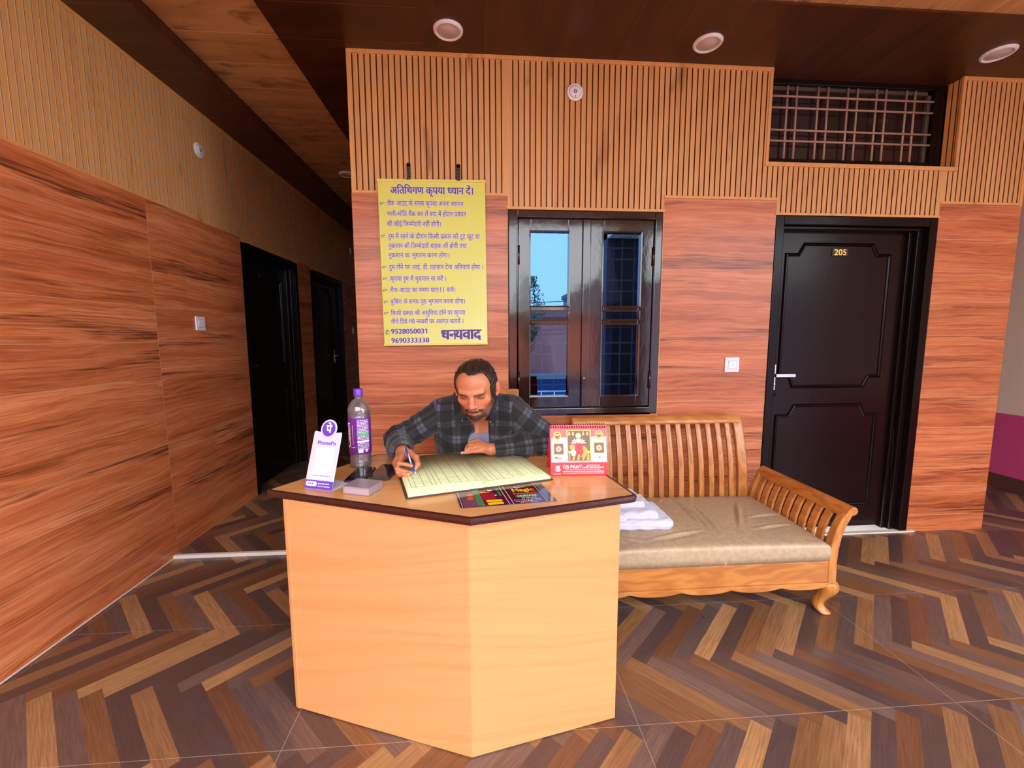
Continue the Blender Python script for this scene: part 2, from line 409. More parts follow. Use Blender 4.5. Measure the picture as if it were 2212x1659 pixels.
# ================================================================ floor, ceiling, walls
XL, XC, XR, XW, YB, YF, YE, H = -1.90, -.728, 3.497, 4.585, 2.60, -1.75, -.70, 2.945
m = MB().box((XL - .2, YF, -.12), (XW + .1, YB, 0)); m.box((XL - .2, YB, -.12), (XC, YB + .012, 0)); m.box((XR, YB, -.12), (XW + .1, 9.5, 0)); struct('floor', m, M_floor)
m = MB().box((XL - .2, YB + .035, -.12), (XC, 9.5, .02)); m.box((XC, 6.5, -.12), (XR, 9.5, .02)); struct('floor.001', m, M_floor)
m = MB().box((XL, YB + .012, -.12), (XC, YB + .037, .021)); struct('trim_1', m, M_marble, bev=.003)
struct('trim_4', MB().box((XL, YF, 0), (XL + .005, YB + .012, .004)), M_marble)
m = MB().box((1.80, YB - .012, 0), (2.98, YB + .02, .008)); struct('trim_2', m, M_marble)
m = MB().box((XC, YB + .16, -.12), (XR, 6.5, .0)); struct('floor.002', m, M_roomdark)
# ceiling: dark boards round a pale field, the left border a step lower
Z = H
m = MB().box((-1.06, 2.13, Z), (-.30, 9.5, Z + .06), 0)
m.box((XL - .2, YE, Z - .055), (-1.60, 9.5, Z + .06), 0)
m.box((-.30, 2.13, Z), (XW + .1, 9.5, Z + .06), 1)
m.box((-1.60, YE, Z + .012), (-1.06, 9.5, Z + .06), 2)
m.box((-1.06, YE, Z + .012), (XW + .1, 2.13, Z + .06), 3)
M_ceill2 = ceil_mat('light_ceiling_panel_front', 'x', .256, srgb(212, 158, 102), srgb(170, 118, 70), srgb(240, 204, 158), .35, .003, blot=.6)
struct('ceiling', m, [M_ceilx, M_ceily, M_ceill, M_ceill2])
# masonry of the reception block with its openings (window, fanlight, door)
Y1 = YB + .16
m = MB()
def wallrow(m, spans, z0, z1, y0, y1):
    for a, b in spans: m.box((a, y0, z0), (b, y1, z1))
y0 = YB + .014
wallrow(m, [(XC, .175), (1.112, 1.845), (2.925, XR)], 0, 2.10, y0, Y1)
wallrow(m, [(.175, 1.112)], 0, .868, y0, Y1)
wallrow(m, [(XC, 1.742), (3.022, XR)], 2.10, H + .02, y0, Y1); wallrow(m, [(1.742, 3.022)], 2.10, 2.398, y0, Y1)
m.box((XC, Y1, 0), (XC + .1, 6.5, H + .02)); m.box((XR - .1, Y1, 0), (XR, 6.5, H + .02)); m.box((XC + .1, 5.2, 0), (XR - .1, 5.3, H + .02))
struct('wall_back', m, M_roomdark)
# tile cladding
ZT = 2.176
def tiles(name, a, b, z0, z1): return struct(name, MB().box((a, YB, z0), (b, y0, z1)), M_tile, bpy.data.objects['wall_back'])
tiles('tile_cladding', XC - .004, .168, 0, ZT); tiles('tile_cladding', .168, 1.117, 0, .860); tiles('tile_cladding', 1.117, 1.838, 0, ZT + .008); tiles('tile_cladding', 2.931, XR + .004, 0, ZT + .008)
# fluted cladding: a real grooved profile
PW = .0333
def flutes(mb, a, b, z0, z1, back, face, ax='x', gw=.0075, gd=.011):
    """face/back: coordinates across the board; a..b along"""
    k0 = math.ceil((a + .002) / PW); prof = [(a, face)]
    x = k0 * PW
    while x < b - .004:
        if x - gw / 2 > a + .003: prof += [(x - gw / 2, face), (x - gw / 2 + .0012, back), (x + gw / 2 - .0012, back), (x + gw / 2, face)]
        x += PW
    prof.append((b, face)); n = len(prof)
    pt = (lambda p, z: (p[0], p[1], z)) if ax == 'x' else (lambda p, z: (p[1], p[0], z))
    vs = [pt(p, z0) for p in prof] + [pt(p, z1) for p in prof]
    for i in range(n - 1):
        deep = prof[i][1] == back or prof[i + 1][1] == back
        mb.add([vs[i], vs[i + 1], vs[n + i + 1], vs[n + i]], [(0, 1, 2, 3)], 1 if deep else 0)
fb, ff = YB + .013, YB + .001
WB = bpy.data.objects['wall_back']
m = MB()
for a, b, z0, z1 in ((XC, .168, ZT + .016, H), (.168, 1.117, 2.118, H), (1.117, 1.748, ZT + .024, H), (1.748, 1.838, ZT + .024, 2.385), (1.838, 2.931, 2.113, 2.385), (2.931, 3.017, ZT + .024, 2.385), (3.017, XR, ZT + .024, H)):
    flutes(m, a, b, z0, z1, fb, ff)
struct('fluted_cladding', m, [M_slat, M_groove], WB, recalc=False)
m = MB()   # the two reveals of the fanlight
flutes(m, YB + .02, Y1, 2.41, H, 3.018, 3.008, 'y'); flutes(m, YB + .02, Y1, 2.41, H, 1.745, 1.757, 'y')
struct('fluted_reveal', m, [M_slatL, M_groove], WB, recalc=False)
m = MB(); y_, e_ = YB - .006, YB + .013      # edge beads
def bead(a, b, z0, z1): d_ = .0012 if z1 - z0 > .1 else 0; m.box((a + d_ * .3, y_ + d_, z0 + d_), (b - d_ * .3, e_ - d_, z1 - d_))
bead(XC - .002, 1.766, H - .022, H); bead(3.0, XR, H - .022, H); bead(XC - .002, XC + .02, ZT, H)
bead(XC, .168, ZT, ZT + .016); bead(.16, 1.126, 2.102, 2.118); bead(1.117, 1.838, ZT + .008, ZT + .024); bead(1.83, 2.935, 2.098, 2.113); bead(2.931, XR, ZT + .008, ZT + .024)
bead(1.745, 1.765, 2.40, H); bead(3.0, 3.022, 2.385, H); bead(1.745, 3.022, 2.385, 2.41); bead(XR - .02, XR + .002, ZT, H)
m.box((1.765, YB + .01, 2.40), (3.0, Y1, 2.412))
struct('cladding_bead', m, M_trim, WB, bev=.002)
# left wall
m = MB(); D = [(3.615, 4.67), (4.995, 6.11)]
xa, xb = XL - .16, XL - .014
edges = [YF] + [q for d in D for q in d] + [9.5]
for i in range(0, len(edges), 2): m.box((xa, edges[i], 0), (xb, edges[i + 1], 2.13))
m.box((xa, YF, 2.13), (xb, 9.5, H)); m.box((xa - .06, 3.5, -.1), (xa, 6.3, 2.2)); m.box((xa, 9.5, 0), (XC + .1, 9.6, H))
struct('wall_left', m, M_plaster); WLf = bpy.data.objects['wall_left']
ZL = 2.143
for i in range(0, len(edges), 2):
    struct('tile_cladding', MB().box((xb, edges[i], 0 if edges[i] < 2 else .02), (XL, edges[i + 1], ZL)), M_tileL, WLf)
m = MB(); flutes(m, YF, 9.5, ZL + .014, H - .055, XL - .024, XL - .012, 'y')
struct('fluted_cladding', m, [M_slatL, M_groove], WLf, recalc=False)
m = MB().box((XL - .026, YF, ZL), (XL - .005, 9.5, ZL + .016)); m.box((XL - .026, YF, H - .077), (XL - .004, 9.5, H - .055))
for d in D: m.box((XL - .026, d[0] - .01, 2.113), (XL - .004, d[1] + .01, ZL + .002))
struct('cladding_bead', m, M_slatL, WLf)
# right wall, beyond the end of the reception block
M = Mat('two_tone_wall_paint', rough=.75); x, y, z = M.pos()
M.set(col=M.mix(z.gt(.668), srgb(206, 70, 124), srgb(234, 204, 182))); M.bump(M.noise(M.vec(x, y, z), 60, 3), .001, .3)
struct('wall_right', MB().box((XW, -.2, 0), (XW + .15, 9.5, H)), M.m)
struct('baseboard_right', MB().box((XW - .014, -.2, 0), (XW, 9.5, .125)), flat('skirting_tile', srgb(92, 58, 48), .35), bev=.003)
struct('wall_end', MB().box((XC + .1, 9.5, -.12), (XW + .15, 9.6, H)), M_plaster)
# front edge of the veranda: an unseen dark pillar placed to darken the right pane's reflection, otherwise open
struct('pillar_front', MB().box((2.08, YF - .35, -.12), (2.75, YF, H + .2)), flat('front_pillar_paint', srgb(62, 46, 50), .8))
m = MB().box((XL - .2, YE - .15, H - .06), (XW + .15, YE, H + .2)); m.box((2.08, YF - .35, H + .0), (2.75, YE, H + .2)); struct('trim_3', m, M_plaster)
# ================================================================ doors
HALF = [(-.011, 0), (-.008, .006), (-.002, .010), (.004, .007), (.006, .011), (.010, .006), (.012, 0)]
def door(name, mat, w, h, number, lever_right=False):
    """door in its frame; local x along the wall, y into the wall, z up"""
    d = thing(name, '', 'door'); del d['label']; del d['category']; d['kind'] = 'structure'; d.name = name
    def ob(n, mb, mt, par=d, **k):
        return obj(n, mb, mt, par, **k)
    def mb():
        q = MB(); q.m = mat.copy(); return q
    m = mb()
    for x0, x1 in ((0, .055), (w - .055, w)): m.box((x0, -.002, 0), (x1, .10, h))
    m.box((.055, -.002, h - .055), (w - .055, .10, h))
    for a, b, s_, y0 in ((w - .095, w - .055, 0, .035), (w - .125, w - .095, 0, .062), (.055, .075, 0, .035)): m.box((a, y0, 0), (b, .12, h - .055))
    m.box((.055, .03, h - .075), (w - .055, .12, h - .055))
    ob('door_frame', m, M_dframe, bev=.005, seg=2)
    lx0, lx1, ly = .060, w - .118, .088
    leaf = ob('door_leaf', mb().box((lx0, ly, .012), (lx1, ly + .035, h - .062)), M_door, bev=.002)
    cx = lambda u: lx0 + u * (lx1 - lx0)
    S = h / 2.1
    up = [(.30, 1.945), (.826, 1.945), (.868, 1.878), (.965, 1.878), (.965, 1.08), (.88, 1.08), (.838, 1.013), (.28, 1.013), (.245, 1.082), (.165, 1.082), (.165, 1.878), (.258, 1.878)]
    lo = [(.305, .882), (.838, .882), (.88, .812), (.965, .812), (.965, .178), (.165, .178), (.165, .812), (.26, .812)]
    # u measured over the whole opening in the photograph
    K = lambda pts: [(.0 + (u * .93 + .0) * (w / 1.09) * .96, z * S) for u, z in pts]
    m = mb(); old = m.m; m.m = old @ Matrix.Translation((0, ly, 0)); m.sweep(K(up), HALF, closed=True, smooth=False); ob('panel_moulding', m, M_dframe, leaf)
    m = mb(); m.m = old @ Matrix.Translation((0, ly, 0)); m.sweep(K(lo), HALF, closed=True); ob('panel_moulding', m, M_dframe, leaf)
    # number plate
    nx, nz = .47 * w, 1.897 * S
    m = mb().box((nx - .055, ly - .005, nz - .026), (nx + .055, ly + .001, nz + .026)); pl = ob('number_plate', m, M_black, leaf, bev=.002)
    if number:
        m = MB(); text(m, number, 0, -.018, .052, old @ Matrix.Translation((nx, ly - .0065, nz)) @ Matrix.Rotation(PI / 2, 4, 'X'), .018, 'c', .088)
        ob('number', m, M_brass, pl, recalc=False)
    else:            # digits too dim to read in the corridor: just the brass glints
        m = MB(); scribble(m, -.03, .034, -.012, .022, old @ Matrix.Translation((nx, ly - .0065, nz)) @ Matrix.Rotation(PI / 2, 4, 'X'), 3, 0, 0, (.5, .8)); ob('number', m, M_brass, pl, recalc=False)
    # lever handle on its back plate, lock rose below
    hx = .108 if not lever_right else w - .175; sg = 1 if not lever_right else -1; hz = 1.092 * S
    m = mb().box((hx - .013, ly - .008, hz - .10), (hx + .013, ly, hz + .072)); m.lathe([(.0, 0), (.011, 0), (.011, -.035), (0, -.035)], (hx, ly, hz), 16, axis='y')
    m.box((hx - .010, ly - .046, hz - .011), (hx + .125, ly - .034, hz + .011)) if sg > 0 else m.box((hx - .125, ly - .046, hz - .011), (hx + .010, ly - .034, hz + .011))
    m.lathe([(.0, 0), (.010, 0), (.010, -.018), (0, -.018)], (hx, ly, hz - .062), 16, axis='y')
    ob('door_handle', m, M_steel, leaf, bev=.002)
    m = mb(); m.lathe([(0, 0), (.022, 0), (.022, -.006), (0, -.006)], (hx + .002, ly, hz - .125), 20, axis='y'); ob('lock_cover', m, M_dsteel, leaf)
    return d
FRONT = Matrix.Translation((1.842, YB, 0))
SIDE = lambda y: Matrix(((0, -1, 0, XL), (1, 0, 0, y), (0, 0, 1, .02), (0, 0, 0, 1)))
door('door_1', FRONT, 1.088, 2.098, '205')
door('door_2', SIDE(3.617), 1.051, 2.092, '')
door('door_3', SIDE(4.997), 1.111, 2.092, '', True)

# ================================================================ casement window of the reception wall
gm = bpy.data.materials.new('blue_mirror_glass'); gm.use_nodes = True; nt = gm.node_tree; nt.nodes.remove(nt.nodes['Principled BSDF'])
g = nt.nodes.new('ShaderNodeBsdfGlossy'); g.inputs['Color'].default_value = (.17, .37, .76, 1); g.inputs['Roughness'].default_value = 0
t = nt.nodes.new('ShaderNodeBsdfTransparent'); t.inputs['Color'].default_value = (.20, .24, .36, 1)
fr = nt.nodes.new('ShaderNodeFresnel'); fr.inputs[0].default_value = 1.5
mr = nt.nodes.new('ShaderNodeMapRange'); nt.links.new(fr.outputs[0], mr.inputs[0]); mr.inputs[3].default_value = .26
ms = nt.nodes.new('ShaderNodeMixShader'); nt.links.new(mr.outputs[0], ms.inputs[0]); nt.links.new(t.outputs[0], ms.inputs[1]); nt.links.new(g.outputs[0], ms.inputs[2])
nt.links.new(ms.outputs[0], nt.nodes['Material Output'].inputs[0]); M_mirror = gm
win = bpy.data.objects.new('window_1', None); COL.objects.link(win); win['kind'] = 'structure'; WORLD['window_1'] = Vector((0, 0, 0))
wx0, wx1, wz0, wz1 = .171, 1.115, .864, 2.10
m = MB()
for a, b, c, d in ((wx0, .226, wz0, wz1), (1.069, wx1, wz0, wz1)): m.box((a, YB - .006, c), (b, YB + .10, d))
m.box((.226, YB - .006, wz0), (1.069, YB + .10, .906)); m.box((.226, YB - .006, 2.056), (1.069, YB + .10, wz1))
m.box((.226, YB + .012, .906), (.240, YB + .1, 2.056)); m.box((1.055, YB + .012, .906), (1.069, YB + .1, 2.056)); m.box((.24, YB + .012, 2.04), (1.055, YB + .1, 2.056))
obj('window_frame', m, M_frame, win, bev=.006, seg=3)
zs = [(.985, 1.422), (1.459, 1.503), (1.540, 1.976)]
for sx0, sx1, px0, px1, hs in ((.229, .640, .306, .537, -1), (.642, 1.066, .753, .983, 1)):
    m = MB(); y0, y1 = YB + .004, YB + .040
    m.box((sx0, y0, .908), (px0, y1, 2.054)); m.box((px1, y0, .908), (sx1, y1, 2.054))
    for a, b in ((.908, zs[0][0]), (zs[0][1], zs[1][0]), (zs[1][1], zs[2][0]), (zs[2][1], 2.054)): m.box((px0, y0, a), (px1, y1, b))
    s_ = obj('sash', m, M_frame, win, bev=.006, seg=3)
    m = MB()
    for a, b in zs: m.sweep([(px0, a), (px1, a), (px1, b), (px0, b)], [(-.009, -y0), (-.009, -y0 + .005), (-.001, -y0 + .003), (0, -y0 - .006)], closed=True)
    obj('glazing_bead', m, M_frame, s_)
    m = MB()
    for a, b in zs: m.quad((px0 - .004, YB + .022, a - .004), (px1 + .004, YB + .022, a - .004), (px1 + .004, YB + .022, b + .004), (px0 - .004, YB + .022, b + .004))
    obj('pane', m, M_mirror, s_)
    m = MB()
    hx = sx0 + .003 if hs < 0 else sx1 - .003
    for hz in (1.84, 1.08): m.tube([(hx, YB - .004, hz - .055), (hx, YB - .004, hz + .055)], .007, 10)
    obj('hinge', m, M_frame, s_)
m = MB(); m.prism([(.622, -.010), (.630, .003), (.662, .003), (.670, -.010)], .910, 2.052, plane='xy')
m2 = MB(); m2.box((.620, YB - .012, .910), (.672, YB + .006, 2.052)); obj('meeting_stile', m2, M_frame, win, bev=.007, seg=3)
m = MB(); m.tube([(.625, YB - .018, 1.092), (.648, YB - .020, 1.096)], .004, 8); obj('window_catch', m, M_steel, win)
m = MB()   # grille of flat bars behind the glass
for x_ in (.31, .392, .470, .60, .74, .905, .985): m.tube([(x_, YB + .115, .87), (x_, YB + .115, 2.09)], .0055, 8)
for z_ in (1.04, 1.105, 1.24, 1.31, 1.41, 1.50, 1.64, 1.71, 1.84, 1.91): m.tube([(.18, YB + .115, z_), (1.11, YB + .115, z_)], .0055, 8)
M_bar = flat('grille_paint', srgb(236, 226, 226), .5); obj('window_grille', m, M_bar, win)
# curtain inside
m = MB(); n = 44; x0, x1 = .70, .885; vs = []
for iz in range(13):
    z_ = 2.06 - iz * (1.16 / 12)
    for k in range(n): u = k / (n - 1); vs.append((x0 + (x1 - x0) * u - .012 * iz / 12 * u, YB + .215 + .018 * math.sin(u * 30 + iz * .05), z_))
m.add(vs, [(i * n + k, i * n + k + 1, (i + 1) * n + k + 1, (i + 1) * n + k) for i in range(12) for k in range(n - 1)], 0, True)
tag(obj('curtain', m, flat('lilac_curtain', srgb(190, 180, 215), .9)), 'pale lilac curtain hanging inside the right casement of the window', 'curtain')
# fanlight over the door
fan = bpy.data.objects.new('window_2', None); COL.objects.link(fan); fan['kind'] = 'structure'; WORLD['window_2'] = Vector((0, 0, 0))
m = MB(); ya, yb = YB + .10, YB + .158
m.box((1.745, ya, 2.412), (1.83, yb, H)); m.box((2.93, ya, 2.412), (3.016, yb, H)); m.box((1.83, ya, 2.412), (2.93, yb, 2.475)); m.box((1.83, ya, 2.915), (2.93, yb, H))
obj('window_frame', m, M_dframe, fan, bev=.004)
m = MB()
for x_ in (1.945, 2.008, 2.150, 2.216, 2.350, 2.415, 2.545, 2.610, 2.750, 2.810): m.tube([(x_, YB + .118, 2.47), (x_, YB + .118, 2.92)], .0062, 8)
for z_ in (2.583, 2.648, 2.780, 2.848): m.tube([(1.82, YB + .108, z_), (2.94, YB + .108, z_)], .0062, 8)
obj('window_grille', m, flat('fanlight_grille', srgb(178, 144, 126), .5), fan)
obj('pane', MB().quad((1.82, YB + .145, 2.46), (2.94, YB + .145, 2.46), (2.94, YB + .145, 2.93), (1.82, YB + .145, 2.93)), flat('dark_glass', srgb(44, 30, 26), .12), fan)
m = MB(); m.box((2.905, YB + .125, 2.475), (2.93, YB + .143, 2.915)); m.box((1.83, YB + .125, 2.895), (2.93, YB + .143, 2.915)); obj('shutter_edge', m, flat('shutter_edge_paint', srgb(80, 66, 58), .6), fan)

# ================================================================ fittings
def downlight(x, y, z, label):
    t = thing('ceiling_downlight', label, 'ceiling light', (x, y, z), 'round downlights in the ceiling')
    m = MB().lathe([(.058, -.002), (.060, -.012), (.068, -.014), (.077, -.006), (.078, 0), (.058, 0)], (x, y, z), 40); obj('rim', m, M_white, t)
    m = MB().lathe([(0, -.007), (.059, -.007), (.059, 0)], (x, y, z), 40); obj('diffuser', m, flat('frosted_diffuser', srgb(212, 198, 196), .5), t); return t
t = downlight(-.152, 2.417, H, 'round white downlight in the dark ceiling above the yellow notice board')
dup(t, (1.255, 2.418, H), 'round white downlight in the ceiling between the window and the fanlight')
dup(t, (2.948, 2.386, H), 'round white downlight at the far right of the ceiling, past the fanlight')
dup(t, (-1.30, 4.50, H + .012), 'small dim downlight deep in the ceiling of the dark corridor')
def detector(mat, label):
    t = thing('smoke_detector', label, 'smoke detector', mat.translation, 'round white detectors on the fluted cladding')
    def mb(): q = MB(); q.m = mat; return q
    obj('base_ring', mb().lathe([(0, .010), (.040, .010), (.046, .008), (.050, 0), (0, 0)], (0, 0, 0), 40), M_white, t)
    m = mb().lathe([(0, .016), (.030, .0155), (.036, .010), (0, .010)], (0, 0, 0), 40); d = obj('cover', m, M_white, t)
    m = mb()
    for k in range(8):
        a = 2 * PI * k / 8; m.m = mat @ Matrix.Rotation(a, 4, 'Z'); m.box((.005, -.0022, .0158), (.011, .0022, .0168))
    m.m = mat; m.box((-.002, -.030, .0125), (.002, -.021, .0158)); m.prism([(0, .031), (-.004, .024), (-.002, .019), (.002, .019), (.004, .024)], .012, .0155); obj('vent_slots', m, M_dsteel, t)
    return t
NX = plane_at((.562, YB - .0005, 2.762), (1, 0, 0), (0, 0, 1)); SXM = lambda y, z: plane_at((XL - .011, y, z), (0, 1, 0), (0, 0, 1))
detector(NX, 'round white smoke detector on the oak cladding above the window')
detector(SXM(3.20, 2.625), 'round white detector on the left wall cladding above the pale switch')
detector(SXM(6.60, 2.62), 'barely lit detector deep in the dark corridor')
def switch(mat, label):
    t = thing('light_switch', label, 'light switch', mat.translation)
    def mb(): q = MB(); q.m = mat; return q
    obj('switch_plate', mb().box((-.047, -.047, 0), (.047, .047, .009)), M_white, t, bev=.004)
    m = mb(); m.sweep([(-.027, -.027), (.027, -.027), (.027, .027), (-.027, .027)], [(-.003, .009), (-.003, .0105), (.003, .0105), (.003, .009)], closed=True, plane='xy'); obj('rocker_frame', m, M_offw, t)
    m = mb(); m.add([(-.024, -.024, .0092), (.024, -.024, .0092), (.024, .024, .0092), (-.024, .024, .0092), (-.024, -.024, .010), (.024, -.024, .010), (.024, .024, .0145), (-.024, .024, .0145)], [(4, 5, 6, 7), (0, 1, 5, 4), (1, 2, 6, 5), (2, 3, 7, 6), (3, 0, 4, 7)])
    r = obj('rocker', m, M_white, t, bev=.001); obj('indicator', mb().box((-.002, -.004, .011), (.002, .004, .0135)), M_offw, r); return t
switch(plane_at((1.601, YB, 1.169), (1, 0, 0), (0, 0, 1)), 'square white switch on the tiled wall between the window and door 205')
switch(plane_at((XL, 3.045, 1.447), (0, 1, 0), (0, 0, 1)), 'square white switch on the left wood-look wall before the first dark door')
switch(plane_at((XL, 6.53, 1.45), (0, 1, 0), (0, 0, 1)), 'small dim switch at the far end of the dark corridor wall')

# ================================================================ across the street (seen mirrored in the window glass)
M = Mat('pink_house_render', rough=.9); x, y, z = M.pos(); M.set(col=M.mix(M.noise(M.vec(x, y, z), 1.2, 4).ramp(.3, .7) * .4, srgb(196, 116, 104), srgb(168, 96, 92)))
GZ = -3.3
struct('ground', MB().box((-30, -32, GZ - .2), (30, YF - .2, GZ)), flat('street_concrete', srgb(172, 160, 146), .9))
struct('wall_base', MB().box((XL - .2, YF - .15, GZ), (XW + .15, YF, -.12)), M_plaster)
b = thing('house', 'pink rendered house across the street, mirrored in the left casement', 'house', (0, -10, GZ))
obj('wall', MB().box((-7, -13, GZ), (3.55, -8, 1.95)), M.m, b)
m = MB().box((-7.1, -13.1, 1.95), (3.65, -7.85, 2.12)); obj('roof_parapet', m, flat('parapet', srgb(150, 92, 90), .8), b)
m = MB().box((-7.0, -7.98, .10), (3.55, -7.2, .24)); obj('canopy', m, flat('canopy_concrete', srgb(120, 110, 118), .7), b)
m = MB()
for k in range(4): m.box((-4.6 + k * 2.1, -8.02, -1.25), (-3.0 + k * 2.1, -7.97, .0))
obj('shutter', m, flat('blue_shutter', srgb(50, 90, 150), .6), b)
m = MB()
for k in range(22): m.tube([(-5 + k * .4, -7.3, -1.2), (-5 + k * .4, -7.3, -.28)], .02, 6)
m.tube([(-5, -7.3, -.28), (3.4, -7.3, -.28)], .025, 6); m.box((-7, -8, -1.35), (3.55, -7.2, -1.2)); obj('gallery_railing', m, flat('railing_paint', srgb(200, 205, 215), .5), b)
h2 = thing('house', 'tall grey house across the street to the right, mirrored in the glass', 'house', (7, -11, GZ))
obj('wall', MB().box((3.75, -14, GZ), (12, -8.5, 3.0)), flat('grey_render', srgb(120, 118, 140), .9), h2); obj('roof_parapet', MB().box((3.68, -14.1, 3.0), (12.1, -8.4, 3.18)), flat('dark_slab', srgb(80, 76, 90), .8), h2)
tr = thing('tree', 'leafy tree standing in front of the pink house, mirrored in the glass', 'tree', (1.15, -6.9, GZ))
rng = random.Random(5)
m = MB().tube([(1.15, -6.9, GZ), (1.2, -6.9, -1), (1.3, -6.88, 1.0), (1.42, -6.85, 2.2)], [.12, .10, .07, .03], 10)
for k in range(9):
    a = rng.uniform(0, 6.28); z0_ = rng.uniform(.6, 2.2); m.tube([(1.35, -6.87, z0_), (1.35 + .25 * math.cos(a), -6.87 + .25 * math.sin(a), z0_ + .3)], [.02, .008], 6)
obj('trunk', m, flat('bark', srgb(90, 70, 55), .9), tr)
m = MB()
for k in range(1500):
    a = rng.uniform(0, 6.28); z0_ = rng.uniform(1.2, 3.05); R_ = .48 * math.sin(PI * min(1, max(.12, (3.12 - z0_) / 2.0))) ** .8 * rng.uniform(.35, 1)
    c = Vector((1.38 + R_ * math.cos(a), -6.87 + R_ * math.sin(a), z0_)); d1 = Vector((rng.uniform(-1, 1), rng.uniform(-1, 1), rng.uniform(-1, .6))).normalized() * .05; d2 = d1.cross(Vector((rng.uniform(-1, 1), rng.uniform(-1, 1), 1))).normalized() * .018
    m.add([tuple(c - d1), tuple(c + d2), tuple(c + d1), tuple(c - d2)], [(0, 1, 2, 3)])
obj('foliage', m, flat('leaf', srgb(70, 96, 58), .7), tr, recalc=False)
m = MB()
for dz, sl in ((0, .03), (.12, .06)): m.tube([(-6, -7.4, 2.24 + dz - .3 * sl), (0, -7.4, 2.16 + dz), (6, -7.4, 2.40 + dz + sl)], .012, 6)
tag(obj('power_line', m, M_black), 'black overhead wires crossing the sky above the pink house', 'cable')
# ================================================================ soft shapes: distance fields meshed block by block
def v3(*a): return np.array(a, float)
class Field:
    """ordered list of blobs; each has a bounding sphere, a distance function and a blend"""
    def __init__(s): s.p = []
    def add(s, fn, c, R, k=.01, op='u'): s.p.append((fn, np.array(c, float), R, k, op)); return s
    def ell(s, c, r, k=.01, op='u', M=None):
        c = np.array(c, float); r = np.array(r, float)
        def fn(q):
            d = q - c
            if M is not None: d = d @ M
            k0 = np.linalg.norm(d / r, axis=-1); k1 = np.linalg.norm(d / (r * r), axis=-1) + 1e-9
            return k0 * (k0 - 1) / k1
        return s.add(fn, c, r.max(), k, op)
    def cap(s, a, b, ra, rb, k=.01, op='u', sq=None):
        a = np.array(a, float); b = np.array(b, float); ab = b - a; L = ab @ ab
        def fn(q):
            t = np.clip(((q - a) @ ab) / L, 0, 1); return np.linalg.norm(q - a - t[..., None] * ab, axis=-1) - (ra + (rb - ra) * t)
        return s.add(fn, (a + b) / 2, math.sqrt(L) / 2 + max(ra, rb), k, op)
    def rbox(s, c, h, r, k=.01, op='u', M=None):
        c = np.array(c, float); h = np.array(h, float)
        def fn(q):
            d = q - c
            if M is not None: d = d @ M
            d = np.abs(d) - (h - r); return np.linalg.norm(np.maximum(d, 0), axis=-1) + np.minimum(d.max(-1), 0) - r
        return s.add(fn, c, float(np.linalg.norm(h)), k, op)
    def ev(s, q, cull=None):
        d = np.full(q.shape[:-1], 1e3)
        for i, (fn, c, R, k, op) in enumerate(s.p):
            if cull is not None and not cull[i]: continue
            if op == 'w': d = fn(q, d); continue
            e = fn(q)
            if op == 'u':
                h = np.clip(.5 + .5 * (d - e) / k, 0, 1); d = d * (1 - h) + e * h - k * h * (1 - h)
            elif op == 's':
                h = np.clip(.5 - .5 * (d + e) / k, 0, 1); d = d * (1 - h) - e * h + k * h * (1 - h)
            elif op == 'i': d = np.maximum(d, e)
        return d
